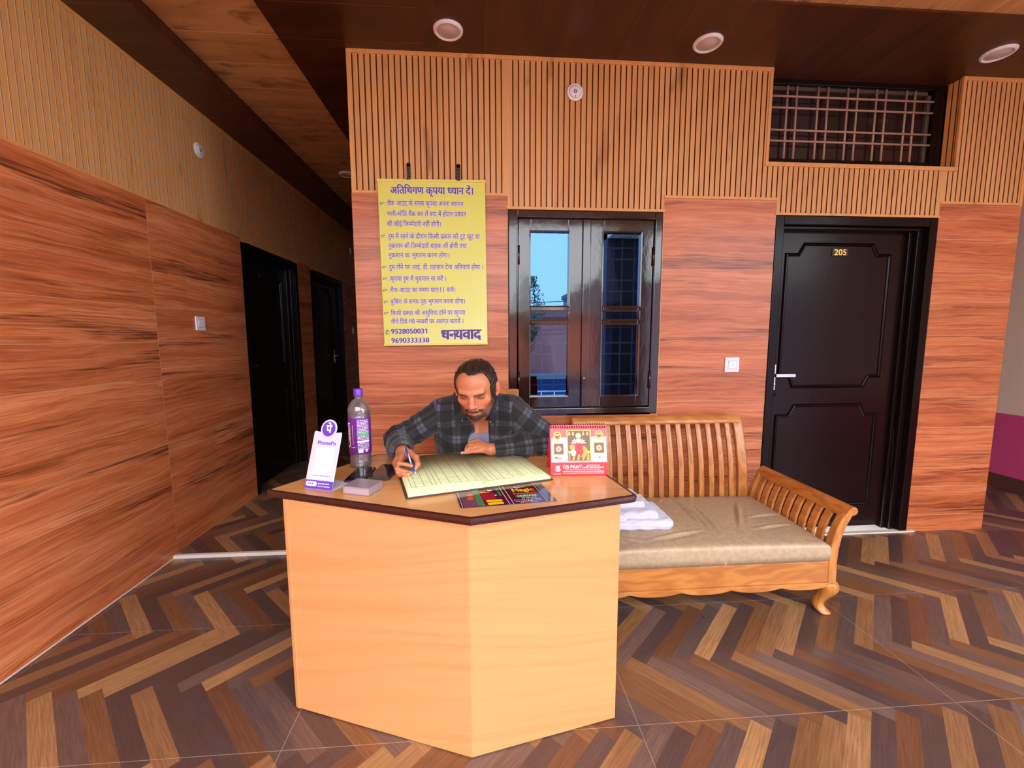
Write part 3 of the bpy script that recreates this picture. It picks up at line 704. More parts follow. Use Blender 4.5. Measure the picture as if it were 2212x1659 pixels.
def field_mesh(F, lo, hi, h, B=16):
    lo = np.array(lo, float); nb = np.ceil((np.array(hi) - lo) / (h * B)).astype(int); half = h * B * math.sqrt(3) / 2
    bi = np.stack(np.meshgrid(*[np.arange(n) for n in nb], indexing='ij'), -1).reshape(-1, 3)
    ctr = lo + (bi + .5) * h * B; dc = F.ev(ctr)
    keep = np.abs(dc) < half + .03; bi, ctr = bi[keep], ctr[keep]
    g = np.stack(np.meshgrid(*[np.arange(B + 1)] * 3, indexing='ij'), -1)
    NN = nb * B + 2; key = lambda c: (c[..., 0] * NN[1] + c[..., 1]) * NN[2] + c[..., 2]
    cells, verts, quads = [], [], []
    corners = [(i, j, k) for i in (0, 1) for j in (0, 1) for k in (0, 1)]
    edges = [(a, b) for a in range(8) for b in range(a + 1, 8) if sum(abs(corners[a][t] - corners[b][t]) for t in range(3)) == 1]
    for b0, c0 in zip(bi, ctr):
        cull = [op in ('i', 'w') or np.linalg.norm(c0 - c) - R < half + .03 for _, c, R, _, op in F.p]
        q = lo + (b0 * B + g) * h; d = F.ev(q, cull); sg = d < 0
        if sg.all() or not sg.any(): continue
        cs = [sg[i:i + B, j:j + B, k:k + B] for i, j, k in corners]; n = sum(c.astype(int) for c in cs); act = (n > 0) & (n < 8)
        idx = np.argwhere(act)
        if len(idx):
            dv = np.stack([d[i:i + B, j:j + B, k:k + B][act] for i, j, k in corners], -1); acc = np.zeros((len(idx), 3)); cnt = np.zeros(len(idx))
            for a, b in edges:
                m = (dv[:, a] < 0) != (dv[:, b] < 0); t = dv[m, a] / (dv[m, a] - dv[m, b])
                ca, cb = np.array(corners[a], float), np.array(corners[b], float); acc[m] += ca + t[:, None] * (cb - ca); cnt[m] += 1
            gi = b0 * B + idx; cells.append(key(gi)); verts.append(lo + (gi + acc / cnt[:, None]) * h)
        for ax in range(3):
            u, w = (ax + 1) % 3, (ax + 2) % 3
            s0 = [slice(0, B)] * 3; s1 = list(s0); s1[ax] = slice(1, B + 1); A, Bm = sg[tuple(s0)], sg[tuple(s1)]
            e = np.argwhere(A != Bm)
            if not len(e): continue
            inside = A[tuple(e.T)]; e = e + b0 * B; du = np.zeros(3, int); du[u] = 1; dw = np.zeros(3, int); dw[w] = 1
            Q = np.stack([key(e - du - dw), key(e - dw), key(e), key(e - du)], -1); Q[~inside] = Q[~inside][:, ::-1]; quads.append(Q)
    ck = np.concatenate(cells); V = np.concatenate(verts); Q = np.concatenate(quads); o = np.argsort(ck); ck, V = ck[o], V[o]
    i = np.searchsorted(ck, Q); i = np.minimum(i, len(ck) - 1); ok = (ck[i] == Q).all(1); return V, i[ok]
def field_obj(name, V, Q, mats, parent=None, smooth_it=0):
    me = bpy.data.meshes.new(name); me.vertices.add(len(V)); me.vertices.foreach_set('co', V.astype(np.float32).ravel())
    me.loops.add(len(Q) * 4); me.loops.foreach_set('vertex_index', Q.astype(np.int32).ravel())
    me.polygons.add(len(Q)); me.polygons.foreach_set('loop_start', np.arange(0, len(Q) * 4, 4, dtype=np.int32)); me.polygons.foreach_set('loop_total', np.full(len(Q), 4, np.int32))
    me.update(calc_edges=True); me.validate(); me.polygons.foreach_set('use_smooth', np.ones(len(me.polygons), bool)); finish_mesh(me, mats)
    o = bpy.data.objects.new(name, me); COL.objects.link(o)
    if parent is not None: adopt(o, parent)
    return o
def set_attr(o, name, arr, kind='FLOAT_COLOR'):
    a = o.data.attributes.new(name, kind, 'POINT'); a.data.foreach_set('color' if 'COLOR' in kind else 'vector', np.asarray(arr, np.float32).ravel())

# ================================================================ reception desk
def laminate(name, c1, c2, rough, ang=0., sc_=1.):
    M = Mat(name, rough=rough); x, y, z = M.objc(); a = x * math.cos(ang) + y * math.sin(ang); b = z + (x * -math.sin(ang) + y * math.cos(ang)) * .6
    w = M.noise(M.vec(a * .6, b * 2.5, 1.), sc_, 2, .5); g = M.noise(M.vec(a * 3, b * 120 + w * 14, 2.), sc_, 2, .6); l = M.noise(M.vec(a * .7, b * 26 + w * 9, 5.), sc_, 2, .5)
    M.set(col=M.mix(g * .35 + l.ramp(.4, .7) * .5, c1, c2)); return M.m
M_lam = laminate('beech_laminate', srgb(217, 153, 99), srgb(203, 138, 85), .45)
M_top = laminate('desk_top_laminate', srgb(222, 166, 108), srgb(196, 138, 84), .22)
M_band = gloss_paint('dark_edge_band', srgb(62, 28, 22), .18, .002, 120)
M_inside = flat('desk_inside_board', srgb(190, 150, 110), .6)
desk = thing('reception_desk', 'pale wood reception desk with dark edged top and pointed front', 'desk', (-.1, 1.55, 0))
F_, L_, BL_, BR_, R_ = (-.043, 1.228), (-.690, 1.466), (-.50, 1.80), (.385, 1.80), (.461, 1.334)
def panel(name, a, b, z0, z1, th, mat):
    a, b = Vector(a), Vector(b); d = (b - a).normalized(); n = Vector((-d.y, d.x)) * th
    return obj(name, MB().prism([tuple(a), tuple(b), tuple(b + n), tuple(a + n)], z0, z1), mat, desk, bev=.0015)
panel('front_panel', L_, F_, .004, .796, .018, M_lam); panel('front_panel', F_, R_, .004, .796, .018, M_lam)
panel('side_panel', R_, BR_, .004, .796, .018, M_lam); panel('side_panel', BL_, L_, .004, .796, .018, M_lam)
TOP = [(-.035, 1.203), (.505, 1.338), (.512, 1.348), (.508, 1.362), (.420, 1.90), (-.475, 1.92), (-.742, 1.502), (-.744, 1.494), (-.738, 1.488)]
obj('desk_top', MB().prism(TOP, .797, .8205), M_top, desk)
m = MB(); m.sweep(TOP, [(-.002, .797), (.006, .7985), (.0075, .809), (.006, .8195), (0, .8218), (-.004, .8215)][::-1], closed=True, plane='xy', smooth=False)
# the sweep runs counter-clockwise: flip outward
m = MB(); m.sweep(TOP, [(.004, .797), (-.006, .7985), (-.0078, .809), (-.006, .8195), (0, .8217), (.004, .8214)], closed=True, plane='xy')
obj('edge_band', m, M_band, desk)
DZ = .8217

# ================================================================ things on the desk
# open ledger
LS = (.013, 1.441); ang = 16.2; LM = rot_at((LS[0], LS[1], 0), ang)
led = thing('ledger', 'open ruled register with pale green pages lying on the desk', 'book', (LS[0], LS[1], DZ))
def page_block(name, x0, x1, dpt, zt, sag):
    m = MB(); m.m = LM; n = 14; prof = []
    for k in range(n + 1):
        u = k / n; x = x0 + (x1 - x0) * u; t = 1 - u if x1 > x0 else 1 - u
        s_ = abs(x) / abs(x1 if abs(x1) > abs(x0) else x0); prof.append((x, zt - sag * math.exp(-s_ * 9) + .0018 * math.sin(s_ * 3.2)))
    poly = [(x0, DZ + .004)] + prof + [(x1, DZ + .004)]
    vs = [(p[0], 0, p[1]) for p in poly] + [(p[0], dpt, p[1]) for p in poly]; N = len(poly)
    m.add(vs, [tuple(range(N)), tuple(range(N, 2 * N))[::-1]], 1); m.add(vs, [(i, (i + 1) % N, N + (i + 1) % N, N + i) for i in range(N)], 0, True); return m, prof
M_paper = flat('green_ledger_paper', srgb(206, 216, 170), .7)
M = Mat('page_edges', rough=.8); x, y, z = M.pos(); M.set(col=M.mix((z * 4200).sin() * .5 + .5, srgb(236, 240, 196), srgb(206, 208, 160))); M_edge = M.m
m = MB(); m.m = LM; m.box((-.276, -.006, DZ), (.258, .428, DZ + .0035)); m.m = Matrix(); obj('cover', m, flat('ledger_cover', srgb(74, 46, 38), .6), led, bev=.001)
mL, pfL = page_block('page_block', -.268, -.001, .420, DZ + .021, .007); obj('page_block', mL, [M_paper, M_edge], led)
mR, pfR = page_block('page_block', .001, .250, .418, DZ + .013, .004); obj('page_block', mR, [M_paper, M_edge], led)
M_ink = flat('ruled_ink', srgb(110, 112, 84), .8); M_ink2 = flat('faint_ruling', srgb(196, 200, 156), .8); M_hand = flat('handwriting', srgb(122, 126, 112), .8)
def zat(prof, x):
    ps = sorted(prof)
    for (a, za), (b, zb) in zip(ps, ps[1:]):
        if a <= x <= b: return za + (zb - za) * (x - a) / max(b - a, 1e-9)
    return ps[0][1] if x < ps[0][0] else ps[-1][1]
for prof, cols, a, b in ((pfL, (-.252, -.236, -.208, -.181, -.166, -.150, -.120, -.080, -.052, -.022), -.252, -.012), (pfR, (.014, .022, .040, .055, .082, .118, .150, .160, .205, .225, .236), .014, .240)):
    m = MB(); m.m = LM; W = .0006
    for c in cols: z_ = zat(prof, c) + .0006; m.quad((c - W, .035, z_), (c + W, .035, z_), (c + W, .405, z_), (c - W, .405, z_))
    xs = [a + (b - a) * k / 10 for k in range(11)]
    def rule(m, y_, w):
        for p, q in zip(xs, xs[1:]): m.quad((p, y_ - w, zat(prof, p) + .0005), (q, y_ - w, zat(prof, q) + .0005), (q, y_ + w, zat(prof, q) + .0005), (p, y_ + w, zat(prof, p) + .0005))
    rule(m, .035, .0004); rule(m, .405, .0004); obj('ruled_columns', m, M_ink, led, recalc=False)
    m = MB(); m.m = LM
    for k in range(1, 34): rule(m, .035 + .37 * k / 34, .00025)
    obj('ruled_rows', m, M_ink2, led, recalc=False)
    m = MB(); m.m = LM; r_ = random.Random(int(a * 1000) + 7)
    for k in range(1, 34):
        y_ = .035 + .37 * (k - .75) / 34
        for p, q in zip(cols, list(cols[1:]) + [b]):
            if r_.random() < (.92 if (a < 0 and k < 7) else (.55 if a > 0 else .22)):
                x_ = p + .002
                while x_ < q - .003:
                    w = r_.uniform(.001, .005); z_ = zat(prof, x_) + .0007; hh = r_.uniform(.001, .003); m.quad((x_, y_, z_), (min(x_ + w, q), y_, z_), (min(x_ + w, q), y_ + hh * .5, z_), (x_, y_ + hh * .5, z_)); x_ += w + .0016
    if a > 0: scribble(m, .135, .236, .020, .004, LM, 4, 0, 0) if False else None
    obj('handwriting_marking', m, M_hand, led, recalc=False)
# desk calendar
cal = thing('desk_calendar', 'red and white spiral desk calendar standing upright at the desk corner', 'calendar', (.37, 1.59, DZ))
cb, ct = Vector((.262, 1.559, DZ + .0008)), Vector((.263, 1.602, 1.008)); cx = Vector((.219, -.011, 0)); cyv = ct - cb
CMx = plane_at(cb, cx, cyv); CW, CH = cx.length, cyv.length
def card(name, base, xd, yd, w, h, th, mats, par):
    mm = plane_at(base, xd, yd); q = MB(); q.m = mm; q.box((0, 0, -th), (w, h, 0)); return obj(name, q, mats, par, bev=.0006)
M_red = flat('calendar_red', srgb(228, 34, 52), .3); M_calw = flat('calendar_white', srgb(246, 244, 250), .35); M_gold = flat('calendar_gold', srgb(236, 186, 92), .4); M_calbrown = flat('calendar_dark_print', srgb(112, 86, 74), .4)
card('front_board', cb, cx, cyv, CW, CH, .0025, M_red, cal)
bk = Vector((.264, 1.668, DZ + .001)); card('back_board', bk + cx, -cx, ct - bk, CW, (ct - bk).length, .0025, M_red, cal)
m = MB(); m.m = CMx; m.box((.004, .003, -.001), (CW - .001, CH - .0005, .0016)); sh = obj('sheet', m, M_calw, cal)
u = lambda zx: (zx - 130) / 1640 * CW; v = lambda zy: (1562 - zy) / 1420 * CH
m = MB(); m.m = CMx; l0 = .0019
def fq(x0, y0, x1, y1, mi, lift=l0): m.quad((u(x0), v(y1), lift), (u(x1), v(y1), lift), (u(x1), v(y0), lift), (u(x0), v(y0), lift), mi)
def disc(cx_, cy_, r, mi, lift, sy=1., n=24): m.add([(u(cx_) + r * CW / 1640 * math.cos(2 * PI * k / n), v(cy_) + sy * r * CW / 1640 * math.sin(2 * PI * k / n), lift) for k in range(n)], [tuple(range(n))], mi)
m.add([(u(150), v(500), l0), (u(1762), v(470), l0), (u(1762), v(240), l0), (u(150), v(240), l0)], [(0, 1, 2, 3)], 1); fq(150, 150, 1762, 245, 0); fq(150, 1200, 1762, 1555, 0)
for cx_, cy_ in ((345, 430), (1555, 400)):
    disc(cx_, cy_, 112, 2, .0022); m.add([(u(cx_ - 95), v(cy_ + 70), .0022), (u(cx_), v(cy_ + 185), .0022), (u(cx_ + 95), v(cy_ + 70), .0022)], [(0, 1, 2)], 2); disc(cx_, cy_, 78, 3, .0024); m.quad((u(cx_ - 60), v(cy_ + 15), .0026), (u(cx_ + 60), v(cy_ + 15), .0026), (u(cx_ + 60), v(cy_ - 40), .0026), (u(cx_ - 60), v(cy_ - 40), .0026), 2)
fq(612, 275, 1318, 1185, 2, .0021); fq(645, 305, 1285, 1160, 3, .0023)
for a, b, c, d in ((220, 655, 530, 985), (1390, 630, 1705, 955)): fq(a, b, c, d, 2, .0021); fq(a + 20, b + 20, c - 20, d - 20, 3, .0023); disc((a + c) / 2, (b + d) / 2, 88, 5, .0025); disc((a + c) / 2, (b + d) / 2, 52, 4, .0027); disc((a + c) / 2, (b + d) / 2, 26, 0, .0028)
# plain decorative picture in the middle: a haloed figure in red on a golden seat
disc(955, 440, 82, 2, .0026); disc(955, 450, 58, 4, .0027); disc(950, 720, 130, 0, .0026, 1.1); disc(985, 900, 105, 0, .0027, 1.2); disc(1080, 900, 130, 6, .00255, 1.25); disc(770, 770, 80, 6, .0027); disc(800, 930, 75, 4, .0026, 1.3); disc(955, 590, 70, 4, .00275, .9)
for sx_ in (-1, 1):
    for k in range(4):
        a = math.radians(20 + 26 * k); m.add([(u(955 + sx_ * 60), v(640), .0028), (u(955 + sx_ * (60 + 150 * math.cos(a))), v(640 - 190 * math.sin(a) + 60), .0028), (u(955 + sx_ * (85 + 150 * math.cos(a))), v(655 - 190 * math.sin(a) + 70), .0028), (u(955 + sx_ * 75), v(670), .0028)], [(0, 1, 2, 3)], 4)
for a, b in ((760, 1090), (900, 1060), (1050, 1080), (1170, 1060)): m.quad((u(a), v(1140), .0029), (u(a + 60), v(1140), .0029), (u(a + 90), v(b - 80), .0029), (u(a + 30), v(b - 80), .0029), 6)
for a in (690, 800, 1100, 1215): disc(a, 345, 26, 2, .0027, .7); disc(a, 400, 34, 2, .0027)
for a in (690, 1240): m.quad((u(a - 40), v(940), .0027), (u(a + 40), v(940), .0027), (u(a + 40), v(880), .0027), (u(a - 40), v(880), .0027), 2); m.quad((u(a - 7), v(1130), .0027), (u(a + 7), v(1130), .0027), (u(a + 7), v(940), .0027), (u(a - 7), v(940), .0027), 4)
m.quad((u(255), v(1110), .0021), (u(465), v(1110), .0021), (u(465), v(1085), .0021), (u(255), v(1085), .0021), 3); fq(255, 1040, 350, 1080, 1, .0021); disc(1555, 1060, 34, 1, .0021, .7)
obj('print', m, [M_red, flat('calendar_pink', srgb(240, 96, 104), .35), M_gold, M_calbrown, flat('calendar_cream', srgb(246, 226, 206), .4), flat('calendar_peach', srgb(226, 160, 120), .4), flat('calendar_amber', srgb(232, 160, 60), .4)], sh, recalc=False)
m = MB(); wl = .0030
text(m, 'GB PANT', u(480), v(1372), .0178, CMx, .012, 'l', u(1040) - u(480), 0, wl); text(m, 'INSTITUTE OF', u(1360), v(1318), .0082, CMx, .006, 'c', u(1555) - u(1165), 0, wl); text(m, 'HOTEL MANAGEMENT', u(1050), v(1372), .0082, CMx, .006, 'l', u(1665) - u(1050), 0, wl)
scribble(m, u(565), u(1560), v(1408), .0018, CMx, 3, 0, wl); scribble(m, u(490), u(1660), v(1468), .0034, CMx, 5, 0, wl); scribble(m, u(480), u(1660), v(1512), .0020, CMx, 8, 0, wl)
m.m = CMx; c0, c1 = u(335), v(1365); m.add([(c0 - .0075, c1 + .009, wl), (c0 - .0075, c1 - .002, wl), (c0, c1 - .011, wl), (c0 + .0075, c1 - .002, wl), (c0 + .0075, c1 + .009, wl)], [(0, 1, 2, 3, 4)])
for k in range(9):
    a = math.radians(200 + 140 * k / 9); b = math.radians(200 + 140 * (k + 1) / 9); r0, r1 = .0105, .0125
    m.add([(c0 + r0 * math.cos(a), c1 + r0 * math.sin(a), wl), (c0 + r1 * math.cos(a), c1 + r1 * math.sin(a), wl), (c0 + r1 * math.cos(b), c1 + r1 * math.sin(b), wl), (c0 + r0 * math.cos(b), c1 + r0 * math.sin(b), wl)], [(0, 1, 2, 3)])
scribble(m, u(215), u(440), v(1530), .0012, CMx, 2, 0, wl)
obj('lettering', m, M_calw, sh, recalc=False)
m = MB()
for k in range(24):
    c = cb + cyv + cx * ((k + .6) / 24.2) + Vector((0, .004, -.003)); m.tube([c + Vector((0, .009 * math.cos(2 * PI * i / 10), .009 * math.sin(2 * PI * i / 10))) for i in range(10)], .0012, 6, closed=True)
obj('spiral_binding', m, flat('dark_red_wire', srgb(120, 10, 40), .3), cal)
m = MB(); m.m = CMx
for k in range(24): x_ = CW * (k + .6) / 24.2; m.quad((x_ - .0026, CH - .011, .0024), (x_ + .0026, CH - .011, .0024), (x_ + .0026, CH - .005, .0024), (x_ - .0026, CH - .005, .0024))
obj('punched_holes', m, flat('hole_shadow_red', srgb(140, 10, 50), .8), sh, recalc=False)
# QR payment stand (the code itself left blank)
st = thing('payment_stand', 'white and purple payment display stand at the left end of the desk', 'display stand', (-.57, 1.5, DZ))
s0 = Vector((-.628, 1.496, DZ + .0012)); sx_ = Vector((.109, -.040, 0)); sup = Vector((.023, .064, .1905)); SM = plane_at(s0, sx_, sup); SW, SH = sx_.length, sup.length
poly = [(0, 0), (SW, 0), (SW, SH - .004), (SW - .004, SH)]; r_ = .034; cc = (SW * .5, SH + .010)
for k in range(21):
    a = math.radians(-22 + 224 * k / 20); poly.append((cc[0] + r_ * math.cos(a), cc[1] + r_ * math.sin(a)))
poly += [(.004, SH), (0, SH - .004)]
m = MB(); m.m = SM; m.prism(poly, -.002, 0); obj('panel', m, flat('stand_acrylic', srgb(206, 206, 236), .25), st, bev=.0006)
ft = Vector((.045, .085, 0)); m = MB(); fm = plane_at(s0, sx_, ft); m.m = fm; m.box((0, 0, -.001), (SW, ft.length, .001)); obj('foot', m, flat('stand_foot', srgb(214, 220, 240), .2), st)
M_pur = flat('violet_print', srgb(104, 64, 190), .3); M_pw = flat('white_print', srgb(236, 236, 242), .35)
m = MB(); m.m = SM; m.quad((0, .0, .0004), (SW, .0, .0004), (SW, .030, .0004), (0, .030, .0004)); obj('footer_strip', m, M_pur, st, recalc=False)
m = MB(); m.m = SM; m.add([(cc[0] + .0275 * math.cos(2 * PI * k / 40), cc[1] + .0275 * math.sin(2 * PI * k / 40), .0004) for k in range(40)], [tuple(range(40))]); obj('roundel', m, M_pur, st, recalc=False)
m = MB(); text(m, 'PhonePe', SW * .52, SH - .047, .0185, SM, .022, 'c', .078, 0, .0006); obj('name_lettering', m, M_pur, st, recalc=False)
m = MB(); scribble(m, SW * .24, SW * .84, .045, .003, SM, 6, 0, .0009); obj('caption_lettering', m, M_pur, st, recalc=False)
m = MB(); text(m, 'पे', cc[0] + .001, cc[1] - .013, .040, SM, .030, 'c', None, 0, .0009); m.m = SM; m.add([(p[0], p[1], .0009) for p in rrect(.004, .009, .050, .025, .007)], [tuple(range(24))])
scribble(m, .055, SW - .014, .018, .0036, SM, 9, 0, .0009); scribble(m, .055, SW - .012, .009, .003, SM, 12, 0, .0009); m.m = SM; m.quad((.020, .034, .0005), (SW - .018, .034, .0005), (SW - .018, SH - .055, .0005), (.020, SH - .055, .0005)); obj('white_print', m, M_pw, st, recalc=False)
m = MB(); scribble(m, .012, .040, .015, .005, SM, 3, 0, .0011, (.8, 1.6)); obj('badge_print', m, flat('grey_print', srgb(96, 98, 118), .4), st, recalc=False)
# water bottle
def thin(name, tint, haze=.0, rough=.03, base=.04):
    m_ = bpy.data.materials.new(name); m_.use_nodes = True; nt = m_.node_tree; nt.nodes.remove(nt.nodes['Principled BSDF'])
    t = nt.nodes.new('ShaderNodeBsdfTransparent'); t.inputs[0].default_value = (*tint, 1); g = nt.nodes.new('ShaderNodeBsdfGlossy'); g.inputs['Roughness'].default_value = rough
    f = nt.nodes.new('ShaderNodeFresnel'); f.inputs[0].default_value = 1.5; r = nt.nodes.new('ShaderNodeMapRange'); nt.links.new(f.outputs[0], r.inputs[0]); r.inputs[3].default_value = base
    x_ = nt.nodes.new('ShaderNodeMixShader'); nt.links.new(r.outputs[0], x_.inputs[0]); nt.links.new(t.outputs[0], x_.inputs[1]); nt.links.new(g.outputs[0], x_.inputs[2])
    d_ = nt.nodes.new('ShaderNodeBsdfDiffuse'); d_.inputs[0].default_value = (*[min(1, c * .95) for c in tint], 1); y_ = nt.nodes.new('ShaderNodeMixShader'); y_.inputs[0].default_value = haze; nt.links.new(x_.outputs[0], y_.inputs[1]); nt.links.new(d_.outputs[0], y_.inputs[2]); nt.links.new(y_.outputs[0], nt.nodes['Material Output'].inputs[0]); return m_
bo = Vector((-.499, 1.745, DZ)); bt = thing('water_bottle', 'clear plastic water bottle with purple cap and purple label', 'bottle', bo)
TL = Matrix.Translation(bo) @ Matrix.Rotation(math.radians(-3.2), 4, 'Y'); TL = Matrix.Translation(bo)
prof = [(.0, .004), (.026, .001), (.036, .0), (.041, .004), (.0425, .012), (.042, .040), (.0405, .050), (.043, .058), (.0435, .200), (.0430, .222), (.0440, .230), (.0432, .240), (.038, .256), (.029, .270), (.020, .278), (.0145, .282), (.014, .289), (.0185, .290), (.0185, .293), (.0135, .294), (.0135, .305)]
m = MB(); m.m = TL; m.lathe(prof, n=40); obj('bottle_body', m, thin('clear_plastic', (.97, .97, .98), .06, base=.09), bt)
m = MB(); m.m = TL; m.lathe([(0, .006)] + [(r - .002, z + .003) for r, z in prof[2:10]] + [(0.0, .2245)], n=40); obj('water', m, thin('water', (.93, .93, .95), .12, base=.05, rough=.0), bt)
m = MB(); m.m = TL; m.lathe([(.0440, .060), (.0442, .062), (.0442, .206), (.0440, .208)], n=48)
M = Mat('bottle_label', rough=.3); lab = obj('label', m, flat('purple_label', srgb(112, 40, 150), .3), bt)
m = MB(); m.m = TL
def on_label(mb, a0, z0, a1, z1, mi=0, lift=.0003, n=6):
    R = .0442 + lift
    for k in range(n):
        p, q = a0 + (a1 - a0) * k / n, a0 + (a1 - a0) * (k + 1) / n; mb.add([(R * math.cos(p), R * math.sin(p), z0), (R * math.cos(q), R * math.sin(q), z0), (R * math.cos(q), R * math.sin(q), z1), (R * math.cos(p), R * math.sin(p), z1)], [(0, 1, 2, 3)], mi)
rad = math.radians; r_ = random.Random(2)
on_label(m, rad(-90), .070, rad(-22), .206, 2, .0002)
for k in range(21):
    z_ = .196 - k * .0059; a_ = rad(-86)
    if 9 <= k <= 10: continue
    while a_ < rad(-28): w = rad(r_.uniform(3, 14)); on_label(m, a_, z_, min(a_ + w, rad(-26)), z_ + .0026, 0, .0004, 2); a_ += w + rad(2.5)
on_label(m, rad(-88), .136, rad(-25), .148, 1, .0005); on_label(m, rad(-88), .108, rad(-25), .116, 0, .0005); on_label(m, rad(-84), .066, rad(-60), .082, 0, .0005, 3); on_label(m, rad(-48), .068, rad(-36), .078, 0, .0005, 2)
on_label(m, rad(-112), .10, rad(-110), .18, 0, .0004, 2); on_label(m, rad(-124), .088, rad(-98), .090, 0, .0004, 3)
vs, fs, w = run('Catch', .035); sc_ = .105 / w
vv = []
for p in vs:
    a_ = rad(-128) - p[1] * .030 / .0442 * -1 * -1; a_ = rad(-128) - (p[1] * .034) / .0442; R = .0447; vv.append((R * math.cos(a_), R * math.sin(a_), .085 + p[0] * sc_))
m.add(vv, fs, 0)
obj('label_print', m, [M_pw, flat('green_print', srgb(96, 190, 120), .4), flat('violet_label_panel', srgb(128, 62, 164), .3)], lab, recalc=False)
m = MB(); m.m = TL; m.lathe([(.0, .322), (.0165, .322), (.0178, .320), (.0182, .297), (.0182, .295), (0, .295)], n=36); obj('cap', m, flat('violet_cap', srgb(112, 52, 200), .35), bt)
# two phones
def phone(key, c, w, l, th, deg, label, screen, edge, back):
    t = thing('phone', label, 'phone', (c[0], c[1], DZ)); M_ = rot_at((c[0], c[1], DZ), deg)
    m = MB(); m.m = M_; m.prism(rrect(-w / 2, -l / 2, w / 2, l / 2, .010), .0, th); obj('phone_case', m, flat(key + '_case', edge, .4), t, bev=.0025, seg=3)
    m = MB(); m.m = M_; m.prism(rrect(-w / 2 + .0035, -l / 2 + .0035, w / 2 - .0035, l / 2 - .0035, .008), th, th + .0006); obj('screen', m, flat(key + '_screen', screen, .03, spec=.6), t)
    m = MB(); m.m = M_; m.prism(rrect(-.010, l / 2 - .012, .010, l / 2 - .009, .001), th + .0006, th + .0008); obj('earpiece', m, M_dsteel, t); return t
phone('slim_phone', (-.466, 1.618), .074, .168, .009, -2, 'flat black phone beside the bottle, partly behind the card box', (.010, .010, .014), (.02, .02, .024), 0)
phone('cased_phone', (-.378, 1.636), .076, .165, .013, -4, 'thick cased phone lying between the writing hand and the other phone', (.012, .008, .007), (.035, .036, .038), 0)
# clear box of cards
bc = Vector((-.412, 1.452, DZ)); bx = thing('card_box', 'small frosted plastic box of pale cards at the front of the desk', 'box', bc); BM = rot_at(bc, -19)
m = MB(); m.m = BM; w, d, hh = .050, .041, .026
m.box((-w, -d, 0), (w, d, .0015)); m.box((-w, -d, .0015), (w, -d + .0015, hh)); m.box((-w, d - .0015, .0015), (w, d, hh)); m.box((-w, -d + .0015, .0015), (-w + .0015, d - .0015, hh)); m.box((w - .0015, -d + .0015, .0015), (w, d - .0015, hh)); m.box((-w, -d, hh), (w, d, hh + .0015))
obj('plastic_case', m, thin('frosted_plastic', (.95, .90, .98), .2, rough=.25, base=.10), bx)
m = MB(); m.m = BM; m.box((-w + .003, -d + .003, .002), (w - .004, d - .004, .019)); obj('card_stack', m, flat('cream_cards', srgb(250, 222, 214), .7), bx, bev=.001)
# laminated menu card
ma, mb_ = Vector((-.0685, 1.2685, DZ)), Vector((.243, 1.304, DZ)); MM = plane_at(ma, mb_ - ma, (-.055, .30, 0)); MW, MHH = (mb_ - ma).length, .215
mn = thing('menu_card', 'glossy maroon laminated menu half under the open register', 'menu', ma)
m = MB(); m.m = MM; m.prism(rrect(0, 0, MW, MHH, .012), .0, .0007); obj('laminate', m, thin('clear_laminate', (.95, .93, .97), .12, base=.10), mn)
lam_print = [flat('menu_maroon', srgb(84, 12, 38), .08), flat('menu_white', srgb(244, 236, 240), .1), flat('menu_green', srgb(20, 140, 96), .1), flat('menu_yellow', srgb(250, 206, 20), .1), flat('menu_orange', srgb(226, 92, 40), .1), flat('menu_plum', srgb(110, 70, 96), .1), flat('menu_red', srgb(160, 26, 56), .1)]
m = MB(); m.m = MM
def mq(x0, y0, x1, y1, mi, l=.0009): m.quad((x0 * MW, y0, l), (x1 * MW, y0, l), (x1 * MW, y1, l), (x0 * MW, y1, l), mi)
mq(.006, .004, .915, MHH - .004, 0); obj('menu_sheet', m, lam_print, mn, recalc=False)
m = MB(); m.m = MM; L1 = .0011
mq(.022, .004, .027, .205, 1, L1); mq(.035, .006, .19, .205, 5, L1); mq(.19, .006, .245, .205, 2, L1); mq(.20, .05, .235, .075, 2, L1 + .0001); mq(.26, .055, .40, .115, 6, L1); mq(.26, .118, .36, .124, 3, L1); mq(.245, .006, .25, .205, 4, L1)
for a in (.010, .033): m.add([(p[0], p[1], L1) for p in rrect(.285 * MW, a, .45 * MW, a + .019, .006)], [tuple(range(24))], 3)
for a in (.08, .13): mq(.448, a, .475, a + .04, 2, L1)
for a, b in ((.10, .062), (.115, .09)): m.add([(p[0], p[1], L1 + .0001) for p in rrect(a * MW, b, (a + .07) * MW, b + .024, .009)], [tuple(range(24))], 4)
for k in range(7): mq(.075, .02 + k * .016, .11, .022 + k * .016, 6, L1 + .0001)
mq(.497, .002, .503, .205, 1, L1); mq(.54, .002, .546, .205, 1, L1); mq(.895, .002, .90, .205, 1, L1)
text(m, 'Magic', .735 * MW, .108, .040, MM, .030, 'c', .078, 3, L1); text(m, 'Restaurant', .735 * MW, .082, .024, MM, .022, 'c', .082, 4, L1)
m.add([tuple(MM @ Vector((p[0], p[1], L1))) for p in rrect(.61 * MW, .054, .86 * MW, .077, .010)], [tuple(range(24))], 2) if False else None
m.m = MM; m.add([(p[0], p[1], L1) for p in rrect(.61 * MW, .054, .86 * MW, .077, .010)], [tuple(range(24))], 2)
